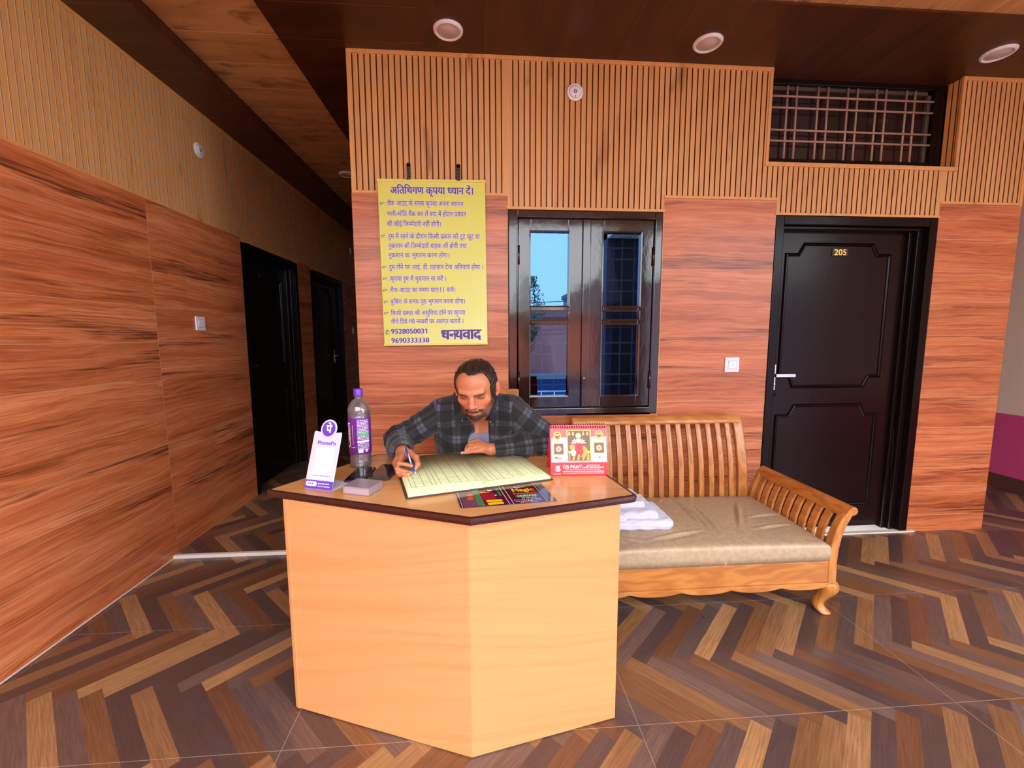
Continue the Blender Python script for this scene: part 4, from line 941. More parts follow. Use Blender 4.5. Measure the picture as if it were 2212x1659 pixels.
scribble(m, .635 * MW, .84 * MW, .066, .005, MM, 1, 1, L1 + .0002); scribble(m, .63 * MW, .83 * MW, .058, .004, MM, 4, 1, L1 + .0002); scribble(m, .66 * MW, .82 * MW, .044, .0055, MM, 2, 1, L1); scribble(m, .565 * MW, .87 * MW, .031, .004, MM, 7, 1, L1); scribble(m, .575 * MW, .86 * MW, .019, .0045, MM, 9, 1, L1); scribble(m, .62 * MW, .80 * MW, .009, .003, MM, 5, 1, L1); scribble(m, .66 * MW, .80 * MW, .146, .005, MM, 6, 1, L1); scribble(m, .40 * MW, .45 * MW, .085, .008, MM, 8, 1, L1); scribble(m, .35 * MW, .45 * MW, .13, .012, MM, 11, 1, L1)
obj('menu_print', m, lam_print, mn, recalc=False)
# pen held in the writing hand
PT, PB = Vector((-.246, 1.552, DZ + .0215)), P(874, 966, 1.640); pd = (PB - PT).normalized()
pen = thing('pen', 'blue and white striped ball pen held in the writing hand', 'pen', PT)
M = Mat('striped_pen', rough=.25); x, y, z = M.objc(); M.set(col=M.mix(((z * 160 + x * 420).sin()).gt(.25), srgb(30, 70, 190), srgb(190, 220, 246)))
obj('barrel', MB().tube([PT + pd * .012, PT + pd * .02, PB - pd * .002, PB], [.0028, .0038, .0038, .0030], 14), M.m, pen)
obj('nib', MB().tube([PT, PT + pd * .004, PT + pd * .012], [.0006, .0016, .0027], 12), flat('pen_nib', srgb(236, 240, 244), .3), pen)

# ================================================================ notice board
nb = thing('notice_board', 'yellow notice with purple Hindi lettering hung on the wall by two straps', 'sign', (-.263, YB - .03, 1.775))
q0 = Vector((-.572, YB - .028, 1.302)); NM = plane_at(q0, (.613, 0, .006), (-.006, 0, .943)); NW, NH = .613, .943
m = MB(); m.m = NM; m.box((0, 0, -.022), (NW, NH, 0)); 
M = Mat('yellow_flex_print', rough=.38); x, y, z = M.pos(); t_ = (x * .9 + z * -1.0 + 1.85 + M.noise(M.vec(x, y, z), 2.2, 3) * .5)
M.set(col=M.mix(t_.ramp(.1, 1.0), srgb(216, 218, 88), srgb(230, 240, 160))); M.bump(M.noise(M.vec(x, y, z), 9, 2), .004, .3)
obj('flex_sheet', m, M.m, nb, bev=.003)
M_hem = flat('flex_hem', srgb(226, 214, 110), .4)
for a, b in ((-.003, .008), (NH - .012, NH + .003)): m = MB(); m.m = NM; m.box((-.002, a, -.004), (NW + .002, b, .003)); obj('hem', m, M_hem, nb, bev=.002)
for x_ in (-.403, -.118):
    m = MB(); m.box((x_ - .011, YB - .012, 2.25), (x_ + .011, YB - .008, 2.335)); m.lathe([(0, -.004), (.011, -.004), (.011, 0), (0, 0)], (x_, YB - .008, 2.335), 20, axis='y'); m.box((x_ - .011, YB - .034, 2.246), (x_ + .011, YB - .008, 2.252))
    hs_ = obj('hanging_strap', m, M_dsteel, nb); m = MB()
    for z_ in (2.27, 2.29, 2.31, 2.335): m.lathe([(0, 0), (.004, 0), (.004, -.002), (0, -.002)], (x_, YB - .0125, z_), 12, axis='y')
    obj('strap_holes', m, M_black, hs_)
# lines in zoomed-photo coordinates (left, baseline, width) of the sheet: sheet spans x 80..1030 at the top, 145..1060 at the bottom
def nx(zx, zy): t_ = (zy - 92) / (1555 - 92); l_, r_ = 80 + 65 * t_, 1028 + 30 * t_; return (zx - l_) / (r_ - l_) * NW
def ny(zy): return (1558 - zy) / (1558 - 95) * NH
LINES = [('अतिथिगण कृपया [ध]यान दें।', 195, 216, 928, 78), ('.चैक आउट के समय कृपया अपना सामान', 158, 318, 836, 60), ('भली-भॉति चैक कर लें बाद में होटल {प}बंधन', 168, 408, 862, 60), ('की कोई जि[म]मेदारी नहीं होगी।', 168, 495, 642, 60),
    ('.रुम में रहने के दौरान किसी {प}कार की टूट फूट या', 168, 603, 984, 60), ('नुकसान की जि[म]मेदारी {ग}ाहक की होगी तथा', 178, 686, 868, 60), ('नुकसान का भुगतान करना होगा।', 180, 768, 716, 60), ('.रुम लेने पर आई. डी. पहचान देना अनिवाय^ होगा ।', 178, 873, 1018, 60),
    ('.कृपया रुम में धु{म}पान ना करें ।', 182, 975, 690, 60), ('.चैक आउट का समय {प}ात:11 बजे।', 186, 1076, 772, 60), ('.बुकिंग के समय पूरा भुगतान करना होगा।', 190, 1180, 858, 60), ('.किसी {प}कार की असुविधा होने पर कृपया', 194, 1283, 856, 60), ('नीचे दिये गये न[म]बरों पर अवगत करायें ।', 205, 1362, 844, 60),
    ('9528050031', 205, 1452, 534, 66), ('9690333338', 208, 1535, 540, 66)]
def reorder(s_):
    """write the short i-sign before the letter (or half-form pair) it belongs to"""
    out = []; i = 0
    for ch in s_:
        if ch == 'ि':
            j = len(out) - 1
            if out[j] == '}': j -= 2
            if j >= 3 and out[j - 1] == ']': j -= 3
            out.insert(j, ch)
        elif ch == 'ं' and len(out) > 1 and out[-2] == 'ि': out.append(ch)
        else: out.append(ch)
    return ''.join(out)
def board_text(m, sh, lift):
    for s_, x0, yb_, x1, h_ in LINES:
        lf = lift
        fac = {'9': .98, 'अ': 1.15}.get(s_[0], 1.0); a, b = nx(x0, yb_), nx(x1, yb_); bold = .0012 if s_[0] in '9अ' else .0003
        for dx, dy in sh:
            for e_ in ((-bold, bold) if bold > .001 else (0,)): lf += .00004; text(m, reorder(s_), a + dx + e_, ny(yb_) + dy, h_ / 1463 * NH * fac, NM, .008, 'l', b - a, 0, lf)
    a, b = nx(645, 1505), nx(998, 1505); lf = lift
    for dx, dy in sh:
        for e_ in (-.0032, -.0011, .0011, .0032): lf += .00003; text(m, 'ध[न]यवाद', a + dx + e_, ny(1508) + dy, .088, NM, .015, 'l', b - a, 0, lf)
m1, m2 = MB(), MB(); R8 = [(.0021 * math.cos(k * PI / 4), .0021 * math.sin(k * PI / 4)) for k in range(8)]
board_text(m1, R8, .0006); board_text(m2, [(0, 0)], .0018)
for yb_, x0 in ((300, 104), (580, 115), (854, 126), (955, 132), (1058, 135), (1162, 140), (1264, 145)): text(m2, '☞', nx(x0, yb_), ny(yb_ + 14), .028, NM, .008, 'l', .028, 0, .0013)
text(m2, '✆', nx(150, 1450), ny(1456), .034, NM, .008, 'l', .030, 0, .0013)
obj('lettering_halo', m1, flat('lettering_halo', srgb(238, 234, 244), .5), nb, recalc=False); obj('lettering', m2, flat('purple_lettering', srgb(80, 52, 132), .45), nb, recalc=False)
# ================================================================ carved wooden bench (daybed), cushion, towel
def teak(name, ax, c1, c2, rough=.22):
    M = Mat(name, rough=rough, spec=.5); x, y, z = M.pos(); p = {'x': (x, y, z), 'y': (y, x, z), 'z': (z, x, y)}[ax]
    w = M.noise(M.vec(p[0] * 1.8, p[1] * 7, p[2] * 7), 1, 3, .55, .4); g = M.noise(M.vec(p[0] * 5, p[1] * 90 + w * 10, p[2] * 90 + w * 10), 1, 2, .6); r = ((w * 46).sin() * .5 + .5)
    M.set(col=M.mix(g * .3 + r * .45 + w.ramp(.4, .7) * .25, c1, c2)); M.bump(g, .0004, .3); return M.m
T1, T2 = srgb(200, 134, 68), srgb(154, 92, 42)
M_tx, M_ty, M_tz = teak('teak_long', 'x', T1, T2), teak('teak_deep', 'y', srgb(196, 124, 56), srgb(150, 84, 34)), teak('teak_upright', 'z', T1, T2)
ben = thing('wooden_bench', 'varnished teak bench with slatted back and scrolled slatted arm', 'bench', (1.1, 2.1, 0))
bx0, bx1, by0, by1 = .56, 1.652, 1.80, 2.43
m = MB(); m.box((bx0, by0, .175), (bx1, by0 + .04, .283)); obj('front_rail', m, M_tx, ben, bev=.004)
m = MB(); poly = [(bx0, .178)]
N = 60
low = []
for k in range(N + 1):
    x_ = bx0 + (bx1 - bx0) * k / N; s_ = ((x_ - 1.652) / .245) % 1.0; low.append((x_, .150 + .016 * (1 - abs(2 * s_ - 1) ** 2.5) * -1 + .012))
m.prism([(bx0, .178)] + low + [(bx1, .178)], by0 - .012, by0 + .03, plane='xz'); obj('apron', m, M_tx, ben, bev=.003)
for a, b, c, d in ((bx0, by1 - .03, bx1, by1), ): obj('back_seat_rail', MB().box((a, b, .175), (c, d, .283)), M_tx, ben, bev=.003)
for x_ in (bx0, bx1 - .035): obj('side_rail', MB().box((x_, by0 + .04, .175), (x_ + .035, by1 - .03, .283)), M_ty, ben, bev=.003)
obj('seat_board', MB().box((bx0 + .02, by0 + .02, .262), (bx1 - .02, by1 - .02, .278)), M_tx, ben)
def cabriole(cx_, cy_, sx_, sy_):
    st_ = [(.180, .0, .048), (.160, .006, .048), (.140, .014, .044), (.115, .013, .036), (.085, .0, .028), (.055, -.012, .0235), (.032, -.012, .024), (.016, -.002, .030), (.006, .006, .031), (0, .006, .026)]
    m = MB(); vs, fs = [], []; n = 16
    for z_, o_, r in st_:
        for k in range(n):
            a = 2 * PI * k / n + PI / n; ca, sa = math.cos(a), math.sin(a); q = 1 / max(abs(ca), abs(sa)) * .45 + .55; vs.append((cx_ + sx_ * o_ + r * ca * q, cy_ + sy_ * o_ + r * sa * q, z_))
    for i in range(len(st_) - 1):
        for k in range(n): fs.append((i * n + k, i * n + (k + 1) % n, (i + 1) * n + (k + 1) % n, (i + 1) * n + k))
    fs += [tuple(range(n)), tuple((len(st_) - 1) * n + k for k in range(n))[::-1]]; m.add(vs, fs, 0, True); return m
for cx_, cy_, sx_, sy_ in ((bx1 + .008, by0 + .035, 1, -1), (bx0 - .008, by0 + .035, -1, -1), (bx1 + .008, by1 - .035, 1, 1), (bx0 - .008, by1 - .035, -1, 1)): obj('leg', cabriole(cx_, cy_, sx_, sy_), M_tz, ben, sub=1)
# back: curved profile in depth/height
BP = [(2.405 + .107 * t_ ** 2.2, .28 + .562 * t_) for t_ in [k / 13 for k in range(14)]]
def curved(x0, x1, pts, th):
    n = len(pts); vs, fs = [], []
    for i, (y_, z_) in enumerate(pts):
        a = pts[max(i - 1, 0)]; b = pts[min(i + 1, n - 1)]; d = Vector((b[0] - a[0], b[1] - a[1])).normalized(); nn = (d.y, -d.x)
        for x_, s_ in ((x0, 0), (x1, 0), (x1, th), (x0, th)): vs.append((x_, y_ + nn[0] * s_, z_ + nn[1] * s_))
    for i in range(n - 1):
        for k in range(4): fs.append((i * 4 + k, i * 4 + (k + 1) % 4, i * 4 + 4 + (k + 1) % 4, i * 4 + 4 + k))
    fs += [(0, 1, 2, 3), tuple((n - 1) * 4 + k for k in range(4))]; return MB().add(vs, fs, 0, True)
bl, br = .552, 1.632
for a, b in ((bl, bl + .05), (br - .058, br)): obj('back_post', curved(a, b, BP, .03), M_tz, ben, bev=.006, seg=3)
m = MB(); pts = [(2.505, .822), (2.520, .852), (2.530, .868)]; 
rail = curved(bl - .004, br + .002, [(2.497, .812), (2.512, .842), (2.524, .862)], .032); obj('back_rail', rail, M_tx, ben, bev=.012, seg=3)
obj('lower_back_rail', curved(bl + .05, br - .058, [(2.405, .285), (2.407, .33)], .026), M_tx, ben)
nsl = 15
for k in range(nsl):
    x_ = bl + .05 + (br - bl - .108) * (k + .62) / (nsl + .25); obj('back_slat', curved(x_ - .016, x_ + .016, [(y_ + .006, z_) for y_, z_ in BP], .016), M_tz, ben, bev=.003)
# arms
AP = [(1.668, .172), (1.665, .283), (1.668, .34), (1.678, .40), (1.696, .455), (1.718, .50), (1.738, .524)]
def arm(sgn):
    fx = (lambda x_: x_) if sgn > 0 else (lambda x_: bx0 + bx1 - x_)
    inner = [(fx(x_ - .020), z_) for x_, z_ in AP]; outer = [(fx(x_ + .022), z_ - .004) for x_, z_ in AP]
    m = MB(); poly = inner + outer[::-1]; poly = poly if sgn > 0 else poly[::-1]
    m.prism(poly, by0 - .004, by0 + .036, plane='xz'); a = obj('arm', m, M_tz, ben, bev=.004)
    m = MB(); m.prism(poly, by1 - .02, by1 + .016, plane='xz'); obj('arm_post', m, M_tz, a, bev=.004)
    m = MB(); sect = []
    for x_, z_ in AP[2:]: sect.append((fx(x_ - .014), z_ + .006))
    up = [(1.738, .545), (1.752, .5485), (1.765, .540), (1.769, .525), (1.763, .511), (1.750, .505), (1.735, .508)]
    sect = [(fx(1.702), .498), (fx(1.710), .514), (fx(1.722), .532)] + [(fx(p[0]), p[1]) for p in up] + [(fx(1.724), .502), (fx(1.716), .490)]
    sect = sect if sgn > 0 else sect[::-1]
    m.prism(sect, by0 - .006, by1 + .02, plane='xz', smooth=False); obj('arm_rail', m, M_ty, a, bev=.003)
    for k in range(9):
        y_ = by0 + .075 + k * .0605; m = MB()
        vs, fs = [], []
        for x_, z_ in AP[1:6]:
            for dx, dy in ((-.008, 0), (.008, 0), (.009, .037), (-.009, .037)): vs.append((fx(x_ + dx), y_ + dy, z_ - .002))
        for i in range(4):
            for q in range(4): fs.append((i * 4 + q, i * 4 + (q + 1) % 4, i * 4 + 4 + (q + 1) % 4, i * 4 + 4 + q))
        fs += [(0, 1, 2, 3), (16, 17, 18, 19)]; obj('arm_slat', m.add(vs, fs), M_ty, a, bev=.002)
arm(1); arm(-1)
# cushion
def onz(x, y, z):
    d = CM.T @ np.array([(x - 1106) / 914.3, (y - 829.5) / 914.3, 1]); t = (z - 1.35) / d[2]; return np.array([d[0] * t, d[1] * t])
segs = [((1455, 1078), (1528, 1150), .007, .014), ((1500, 1095), (1565, 1158), .008, .010), ((1592, 1085), (1600, 1142), .010, .014), ((1612, 1118), (1690, 1104), .007, .010), ((1626, 1142), (1712, 1126), .008, .009), ((1398, 1166), (1515, 1147), .009, .012), ((1345, 1160), (1398, 1170), .008, .009), ((1515, 1128), (1540, 1150), .008, .012), ((1420, 1090), (1430, 1078), .006, .006)]
segs = [(onz(*a, .39), onz(*b, .39), w, h_) for a, b, w, h_ in segs]
cx0, cx1, cy0, cy1, cz0 = .612, 1.648, 1.792, 2.402, .2825
def spaced(a, b, n, r): 
    e = [0, .004, .010, .018, .028]; mid = list(np.linspace(.042, (b - a) - .042, n)); return [a + q for q in e] + [a + q for q in mid] + [b - q for q in e[::-1]]
X_, Y_ = np.array(spaced(cx0, cx1, 130, 0)), np.array(spaced(cy0, cy1, 84, 0)); gx, gy = np.meshgrid(X_, Y_, indexing='ij')
r0 = .016; ed = np.minimum(np.minimum(gx - cx0, cx1 - gx), np.minimum(gy - cy0, cy1 - gy)); fall = np.where(ed < r0, r0 - np.sqrt(np.maximum(r0 ** 2 - (r0 - ed) ** 2, 0)), 0)
uu, vv_ = (gx - cx0) / (cx1 - cx0), (gy - cy0) / (cy1 - cy0)
hz = .365 + .026 * np.clip(4 * uu * (1 - uu), 0, 1) ** .5 * np.clip(4 * vv_ * (1 - vv_), 0, 1) ** .5 + .008 * vv_ + .012 * (1 - uu) - fall
for a, b, w, h_ in segs:
    ab = b - a; t_ = np.clip(((gx - a[0]) * ab[0] + (gy - a[1]) * ab[1]) / (ab @ ab), 0, 1); dd = np.hypot(gx - a[0] - t_ * ab[0], gy - a[1] - t_ * ab[1]); hz = hz + h_ * (np.exp(-(dd / w) ** 2) * .8 - .35 * np.exp(-((dd - w * 2.2) / w) ** 2)) * np.sin(np.pi * np.clip(t_, .08, .92))
n0, n1 = gx.shape; m = MB(); vs = [(float(a), float(b), float(c)) for a, b, c in zip(gx.ravel(), gy.ravel(), hz.ravel())]
fs = [(i * n1 + j, (i + 1) * n1 + j, (i + 1) * n1 + j + 1, i * n1 + j + 1) for i in range(n0 - 1) for j in range(n1 - 1)]
per = [(i, 0) for i in range(n0)] + [(n0 - 1, j) for j in range(1, n1)] + [(i, n1 - 1) for i in range(n0 - 2, -1, -1)] + [(0, j) for j in range(n1 - 2, 0, -1)]
pi_ = [i * n1 + j for i, j in per]; o_ = len(vs)
for k, q in enumerate(pi_): p = vs[q]; vs.append((p[0], p[1], (p[2] + cz0) / 2))
o2 = len(vs)
for k, q in enumerate(pi_): p = vs[q]; cxm, cym = (cx0 + cx1) / 2, (cy0 + cy1) / 2; vs.append((p[0] + (.006 if p[0] < cxm else -.006), p[1] + (.006 if p[1] < cym else -.006), cz0))
NP = len(pi_)
for k in range(NP): k2 = (k + 1) % NP; fs.append((pi_[k2], pi_[k], o_ + k, o_ + k2)); fs.append((o_ + k2, o_ + k, o2 + k, o2 + k2))
fs.append(tuple(o2 + k for k in range(NP))); m.add(vs, fs, 0, True)
M = Mat('taupe_leatherette', rough=.36, spec=.5); x, y, z = M.pos(); w = M.noise(M.vec(x, y, z), 38, 3, .6); M.set(col=M.mix(w.ramp(.42, .6), srgb(168, 147, 121), srgb(178, 157, 130))); M.bump(M.noise(M.vec(x, y, z), 220, 2), .0006, .3)
tag(obj('seat_cushion', m, M.m), 'wrinkled taupe leatherette seat cushion on the teak bench', 'cushion')
# towel
F = Field()
tz = .392
F.rbox((.790, 2.075, tz + .027), (.160, .130, .027), .024, .008); F.rbox((.735, 2.10, tz + .066), (.150, .125, .022), .021, .006); F.rbox((.70, 2.14, tz + .098), (.135, .10, .018), .017, .008)
F.rbox((.655, 2.0, tz + .062), (.060, .040, .016), .015, .004)
def wob(q, d): return d + .0022 * np.sin(q[..., 0] * 70 + 3 * np.sin(q[..., 1] * 40)) * np.sin(q[..., 1] * 55 + q[..., 2] * 90) + .0012 * np.sin(q[..., 2] * 300 + q[..., 0] * 20)
F.add(wob, (0, 0, 0), 9, 0, 'w')
V, Q = field_mesh(F, (.53, 1.90, .37), (.98, 2.28, .56), .004)
M = Mat('white_terry', rough=.95, sheen=.3); x, y, z = M.pos(); M.set(col=srgb(198, 202, 228)); M.bump(M.noise(M.vec(x, y, z), 420, 2), .0015, .5)
tag(field_obj('folded_towel', V, Q, M.m), 'folded white towel lying on the cushion beside the desk', 'towel')
# chair behind the desk
ch = thing('wooden_chair', 'wooden chair behind the desk that the man sits on', 'chair', (-.02, 2.2, 0))
hx0, hx1 = -.245, .205
obj('seat', MB().box((hx0, 1.99, .425), (hx1, 2.42, .455)), M_tx, ch, bev=.006)
for x_, y_, z_ in ((hx0 + .02, 2.02, .425), (hx1 - .02, 2.02, .425)): obj('leg', MB().box((x_ - .019, y_ - .019, 0), (x_ + .019, y_ + .019, z_)), M_tz, ch, bev=.003)
for x_ in (hx0 + .02, hx1 - .02): obj('leg', MB().box((x_ - .019, 2.382, 0), (x_ + .019, 2.418, .425)), M_tz, ch, bev=.003)
for x_ in (-.115, .185): obj('back_post', MB().box((x_ - .02, 2.385, .455), (x_ + .02, 2.42, 1.03)), M_tz, ch, bev=.004)
obj('top_rail', MB().box((-.14, 2.375, .965), (.212, 2.405, 1.055)), M_tx, ch, bev=.005); obj('back_panel', MB().box((-.095, 2.39, .62), (.165, 2.408, .90)), M_tx, ch, bev=.003)
for x_ in (hx0 + .02, hx1 - .02): obj('side_stretcher', MB().box((x_ - .010, 2.039, .18), (x_ + .010, 2.385, .21)), M_ty, ch)
# ================================================================ the man writing at the desk
NA = np.array
def PP(x, y, Y): return NA(P(x, y, Y))
man = thing('person', 'man in a grey and black plaid shirt bent over the register, writing', 'person', (-.02, 2.15, 0))
Hc = PP(1028, 838, 1.66)
yaw, pit, rol = math.radians(-12), math.radians(23), math.radians(2)
yf = NA([math.sin(yaw) * math.cos(pit), -math.cos(yaw) * math.cos(pit), -math.sin(pit)]); xl = NA([math.cos(yaw), math.sin(yaw), 0]); zu = np.cross(yf, xl) * 1.0
zu = zu if zu[2] > 0 else -zu
xl, zu = xl * math.cos(rol) + zu * math.sin(rol), zu * math.cos(rol) - xl * math.sin(rol)
HM = np.stack([xl, yf, zu], 1)                       # head axes: left, forward, up
HS = NA([1.02, .88, .88])                              # this man's head: broad, rather short
def hw(x, y, z): return Hc + HM @ (NA([x, y, z], float) * HS)
def both(f):
    for s_ in (-1, 1): f(s_)
# --- head
HF = Field()
HF.ell((0, -.016, .034), (.0745, .094, .083), .01)
HF.ell((0, .030, .038), (.062, .058, .062), .02)
HF.ell((0, .028, -.030), (.0605, .060, .074), .025)
HF.ell((0, .042, -.078), (.045, .048, .036), .022)
HF.ell((0, .078, -.104), (.024, .018, .017), .018)
def side(s):
    HF.ell((s * .042, .056, -.026), (.020, .020, .018), .02)
    HF.cap((s * .012, .087, .021), (s * .042, .077, .026), .0095, .0085, .012)
    HF.cap((s * .056, .015, -.060), (s * .040, .060, -.095), .014, .014, .02)
both(side)
HF.cap((0, .086, .018), (0, .100, -.010), .0095, .0085, .012); HF.cap((0, .098, -.008), (0, .1095, -.032), .0085, .0120, .010)
both(lambda s: HF.ell((s * .0125, .0975, -.0365), (.0085, .011, .0085), .006))
both(lambda s: HF.ell((s * .034, .096, .002), (.017, .016, .0105), .010, 's'))
both(lambda s: HF.ell((s * .033, .0725, .0), (.0135, .0125, .0125), .004))
both(lambda s: HF.cap((s * .016, .090, .0155), (s * .040, .0825, .0185), .0075, .0070, .008))
both(lambda s: HF.cap((s * .022, .0855, -.0035), (s * .045, .0800, -.0035), .0024, .0020, .004))      # lid margin, looking down
both(lambda s: HF.ell((s * .0065, .1055, -.0425), (.0036, .005, .003), .003, 's'))                        # nostrils
HF.cap((-.013, .0945, -.062), (.013, .0945, -.062), .0085, .0085, .008)                                    # moustache bed
both(lambda s: HF.cap((0, .0985, -.0695), (s * .021, .0885, -.0775), .0052, .0028, .005))
both(lambda s: HF.cap((0, .0965, -.0795), (s * .018, .0885, -.0805), .0060, .0030, .006))
both(lambda s: HF.cap((0, .1015, -.0742), (s * .021, .0935, -.0790), .0018, .0016, .002, 's'))
def ear(s):
    E1 = NA([[math.cos(s * .35), math.sin(s * .35) * 1, 0], [-math.sin(s * .35), math.cos(s * .35), 0], [0, 0, 1]]).T
    HF.ell((s * .0835, -.012, -.006), (.0075, .0185, .031), .006, 'u', E1); HF.ell((s * .0785, -.002, -.032), (.0065, .009, .011), .006)
    HF.ell((s * .0925, -.006, -.002), (.0050, .0105, .019), .004, 's', E1); HF.cap((s * .084, .005, -.012), (s * .084, .006, -.002), .0035, .0035, .004)
both(ear)
# --- body
SR, SL_ = PP(953, 894, 1.89), PP(1106, 886, 1.875)
ER, EL = NA([-.385, 1.925, .882]), NA([.318, 1.875, .876])
WR, WL = PP(870, 979, 1.665), PP(1060, 971, 1.80)
NB = NA([-.022, 1.885, 1.045]); PEL = NA([-.015, 2.20, .55]); CHS = NA([-.022, 1.985, .88])
hand = {k: PP(*v) for k, v in dict(iM=(866, 987, 1.600), iP=(861.5, 1001, 1.552), iD=(877, 1003.5, 1.553), iT=(888.5, 1006.5, 1.563), mM=(858, 993, 1.600), mP=(857.5, 1013, 1.542), mD=(873, 1018, 1.535), mT=(886.5, 1021.5, 1.543), rM=(854, 1002, 1.600), rP=(859.5, 1021, 1.535), rD=(872, 1024.5, 1.528), rT=(883, 1025.5, 1.530), lM=(856, 1011, 1.595), lP=(863, 1026, 1.535), lT=(876, 1028.5, 1.528), tC=(884, 979, 1.650), tM=(899, 988.5, 1.615), tI=(903, 1003, 1.590), tT=(896.5, 1014, 1.580)).items()}
handl = {k: PP(*v) for k, v in dict(lM=(1026, 975, 1.792), lP=(1011, 977, 1.787), lT=(997.5, 978.5, 1.780), rM=(1027, 967, 1.808), rP=(1014, 968, 1.794), rT=(1006.5, 974, 1.792), mM=(1029, 959, 1.824), mP=(1014.5, 962, 1.808), mT=(1007, 970, 1.806), iM=(1031, 952, 1.838), iP=(1016, 956.5, 1.824), iT=(1008, 965.5, 1.820)).items()}
handl['tC'], handl['tM'], handl['tT'] = PP(1050, 966, 1.845), PP(1030, 968, 1.865), PP(1014, 972, 1.862)
BF = Field()
BF.add(lambda q: HF.ev(((q - Hc) @ HM) / HS) * .95, Hc, .15, .01)
BF.cap(NB, hw(0, -.040, -.045), .062, .054, .02)
BF.cap(NB + NA([0, .01, .0]), SR + NA([.02, .015, .0]), .055, .045, .03); BF.cap(NB + NA([0, .01, .0]), SL_ + NA([-.02, .015, .0]), .055, .045, .03)
both(lambda s: BF.cap(PEL + NA([s * .065, 0, 0]), CHS + NA([s * .070, 0, 0]), .115, .112, .03))
both(lambda s: BF.cap(CHS + NA([s * .07, 0, 0]), NB + NA([s * .085, .04, -.045]), .110, .075, .03))
for S, E, W in ((SR, ER, WR), (SL_, EL, WL)):
    BF.cap(S, E, .055, .042, .03); BF.cap(E, E + (W - E) * .35, .042, .043, .012); BF.cap(E + (W - E) * .35, W, .043, .027, .012)
KN = [NA([s * .135 - .02, 1.79, .535]) for s in (-1, 1)]; AN = [NA([s * .14 - .02, 1.83, .09]) for s in (-1, 1)]
for s, K_, A_ in zip((-1, 1), KN, AN):
    BF.cap(PEL + NA([s * .09, 0, .0]), K_, .082, .058, .03); BF.cap(K_, A_, .054, .036, .02); BF.cap(A_ + NA([0, .02, -.045]), A_ + NA([s * .01, -.17, -.052]), .038, .030, .02)
def hand_shape(h, W, r, rest=None):
    for a in 'imrl': BF.cap(W + (h[a + 'M'] - W) * .12, h[a + 'M'], .0150, .0105 if a != 'l' else .0095, .009)
    BF.cap(W, (h['iM'] + h['mM'] + h['rM'] + h['lM']) / 4, .021, .015, .012)
    for a, ra in zip('imrl', (.0082, .0085, .0080, .0070)):
        pts = [h[a + k] for k in 'MPDT' if a + k in h]
        for i in range(len(pts) - 1): BF.cap(pts[i], pts[i + 1], ra * (1.12 - .10 * i), ra * (1.02 - .10 * i), .0035)
    pts = [h['t' + k] for k in 'CMIT' if 't' + k in h]; BF.cap(W + (pts[0] - W) * .5, pts[0], .018, .016, .012)
    for i in range(len(pts) - 1): BF.cap(pts[i], pts[i + 1], (.0150, .0112, .0100)[i], (.0112, .0100, .0082)[i], .005)
hand_shape(hand, WR, 1); hand_shape(handl, WL, 1)
V, Q = field_mesh(BF, (-.50, 1.46, -.01), (.45, 2.36, 1.32), .0027)
# skin colours by place: stubble, brows, lips, nails, painted socket shade
L = ((V - Hc) @ HM) / HS; head = (np.linalg.norm(L / NA([.11, .15, .17]), axis=1) < 1) & (L[:, 2] > -.140)
def sm(a, b, x): t = np.clip((x - a) / (b - a), 0, 1); return t * t * (3 - 2 * t)
base = np.tile(NA(srgb(192, 120, 84)), (len(V), 1)); rs = np.random.RandomState(3)
def paint(mask, colr):
    global base
    base = base * (1 - mask[:, None]) + NA(srgb(*colr)) * mask[:, None]
x_, y_, z_ = L.T; ax = np.abs(x_); frontal = sm(.0, .03, y_)
blush = head * frontal * np.exp(-((ax - .042) / .02) ** 2 - ((z_ + .03) / .02) ** 2); paint(blush * .45, (214, 112, 86))
paint(head * frontal * np.exp(-(x_ / .014) ** 2 - ((z_ + .036) / .016) ** 2) * .5, (224, 128, 108))
jaw = head * sm(-.050, -.085, z_ + ax * .25 - .0) * sm(-.015, .02, y_); paint(np.clip(jaw * .42, 0, 1), (96, 66, 54))
side_b = head * np.exp(-((ax - .066) / .012) ** 2) * sm(.05, .03, y_) * sm(-.02, .0, y_) * sm(-.10, -.06, z_) * sm(.03, .0, z_); paint(side_b * .85, (60, 42, 36))
chin = head * sm(-.082, -.092, z_) * sm(.018, .045, y_) * sm(.050, .036, ax); paint(np.clip(chin, 0, 1) * .96, (22, 15, 14))
jl = head * sm(-.062, -.090, z_ - (ax - .02) * .75) * sm(.0, .03, y_) * sm(.02, .04, ax); paint(np.clip(jl, 0, 1) * .85, (40, 28, 26))
mou = head * np.exp(-((z_ + .0620 + .35 * np.maximum(ax - .012, 0)) / .0078) ** 4) * sm(.036, .029, ax) * sm(.040, .055, y_); paint(np.clip(mou, 0, 1) * .97, (28, 19, 18))
gap = head * np.exp(-(x_ / .004) ** 2 - ((z_ + .056) / .004) ** 2); paint(gap * .5, (190, 120, 92))
gob = head * np.exp(-((ax - .031) / .006) ** 2) * sm(-.10, -.09, z_) * sm(-.055, -.065, z_) * sm(.03, .05, y_); paint(gob * .7, (40, 28, 25))
lip = head * np.exp(-((z_ + .0735) / .0062) ** 4) * sm(.024, .017, ax) * sm(.075, .085, y_); paint(lip * .6, (170, 86, 76))
soul = head * np.exp(-(x_ / .008) ** 2 - ((z_ + .088) / .006) ** 2) * sm(.06, .08, y_); paint(soul * .8, (60, 40, 34))
brow = head * np.exp(-((z_ - (.0140 + .12 * (ax - .012) - 5 * np.maximum(ax - .032, 0) ** 2)) / .0060) ** 2) * sm(.008, .015, ax) * sm(.056, .044, ax) * sm(.03, .06, y_); paint(np.clip(brow * 1.15, 0, 1) * .9, (34, 23, 20))
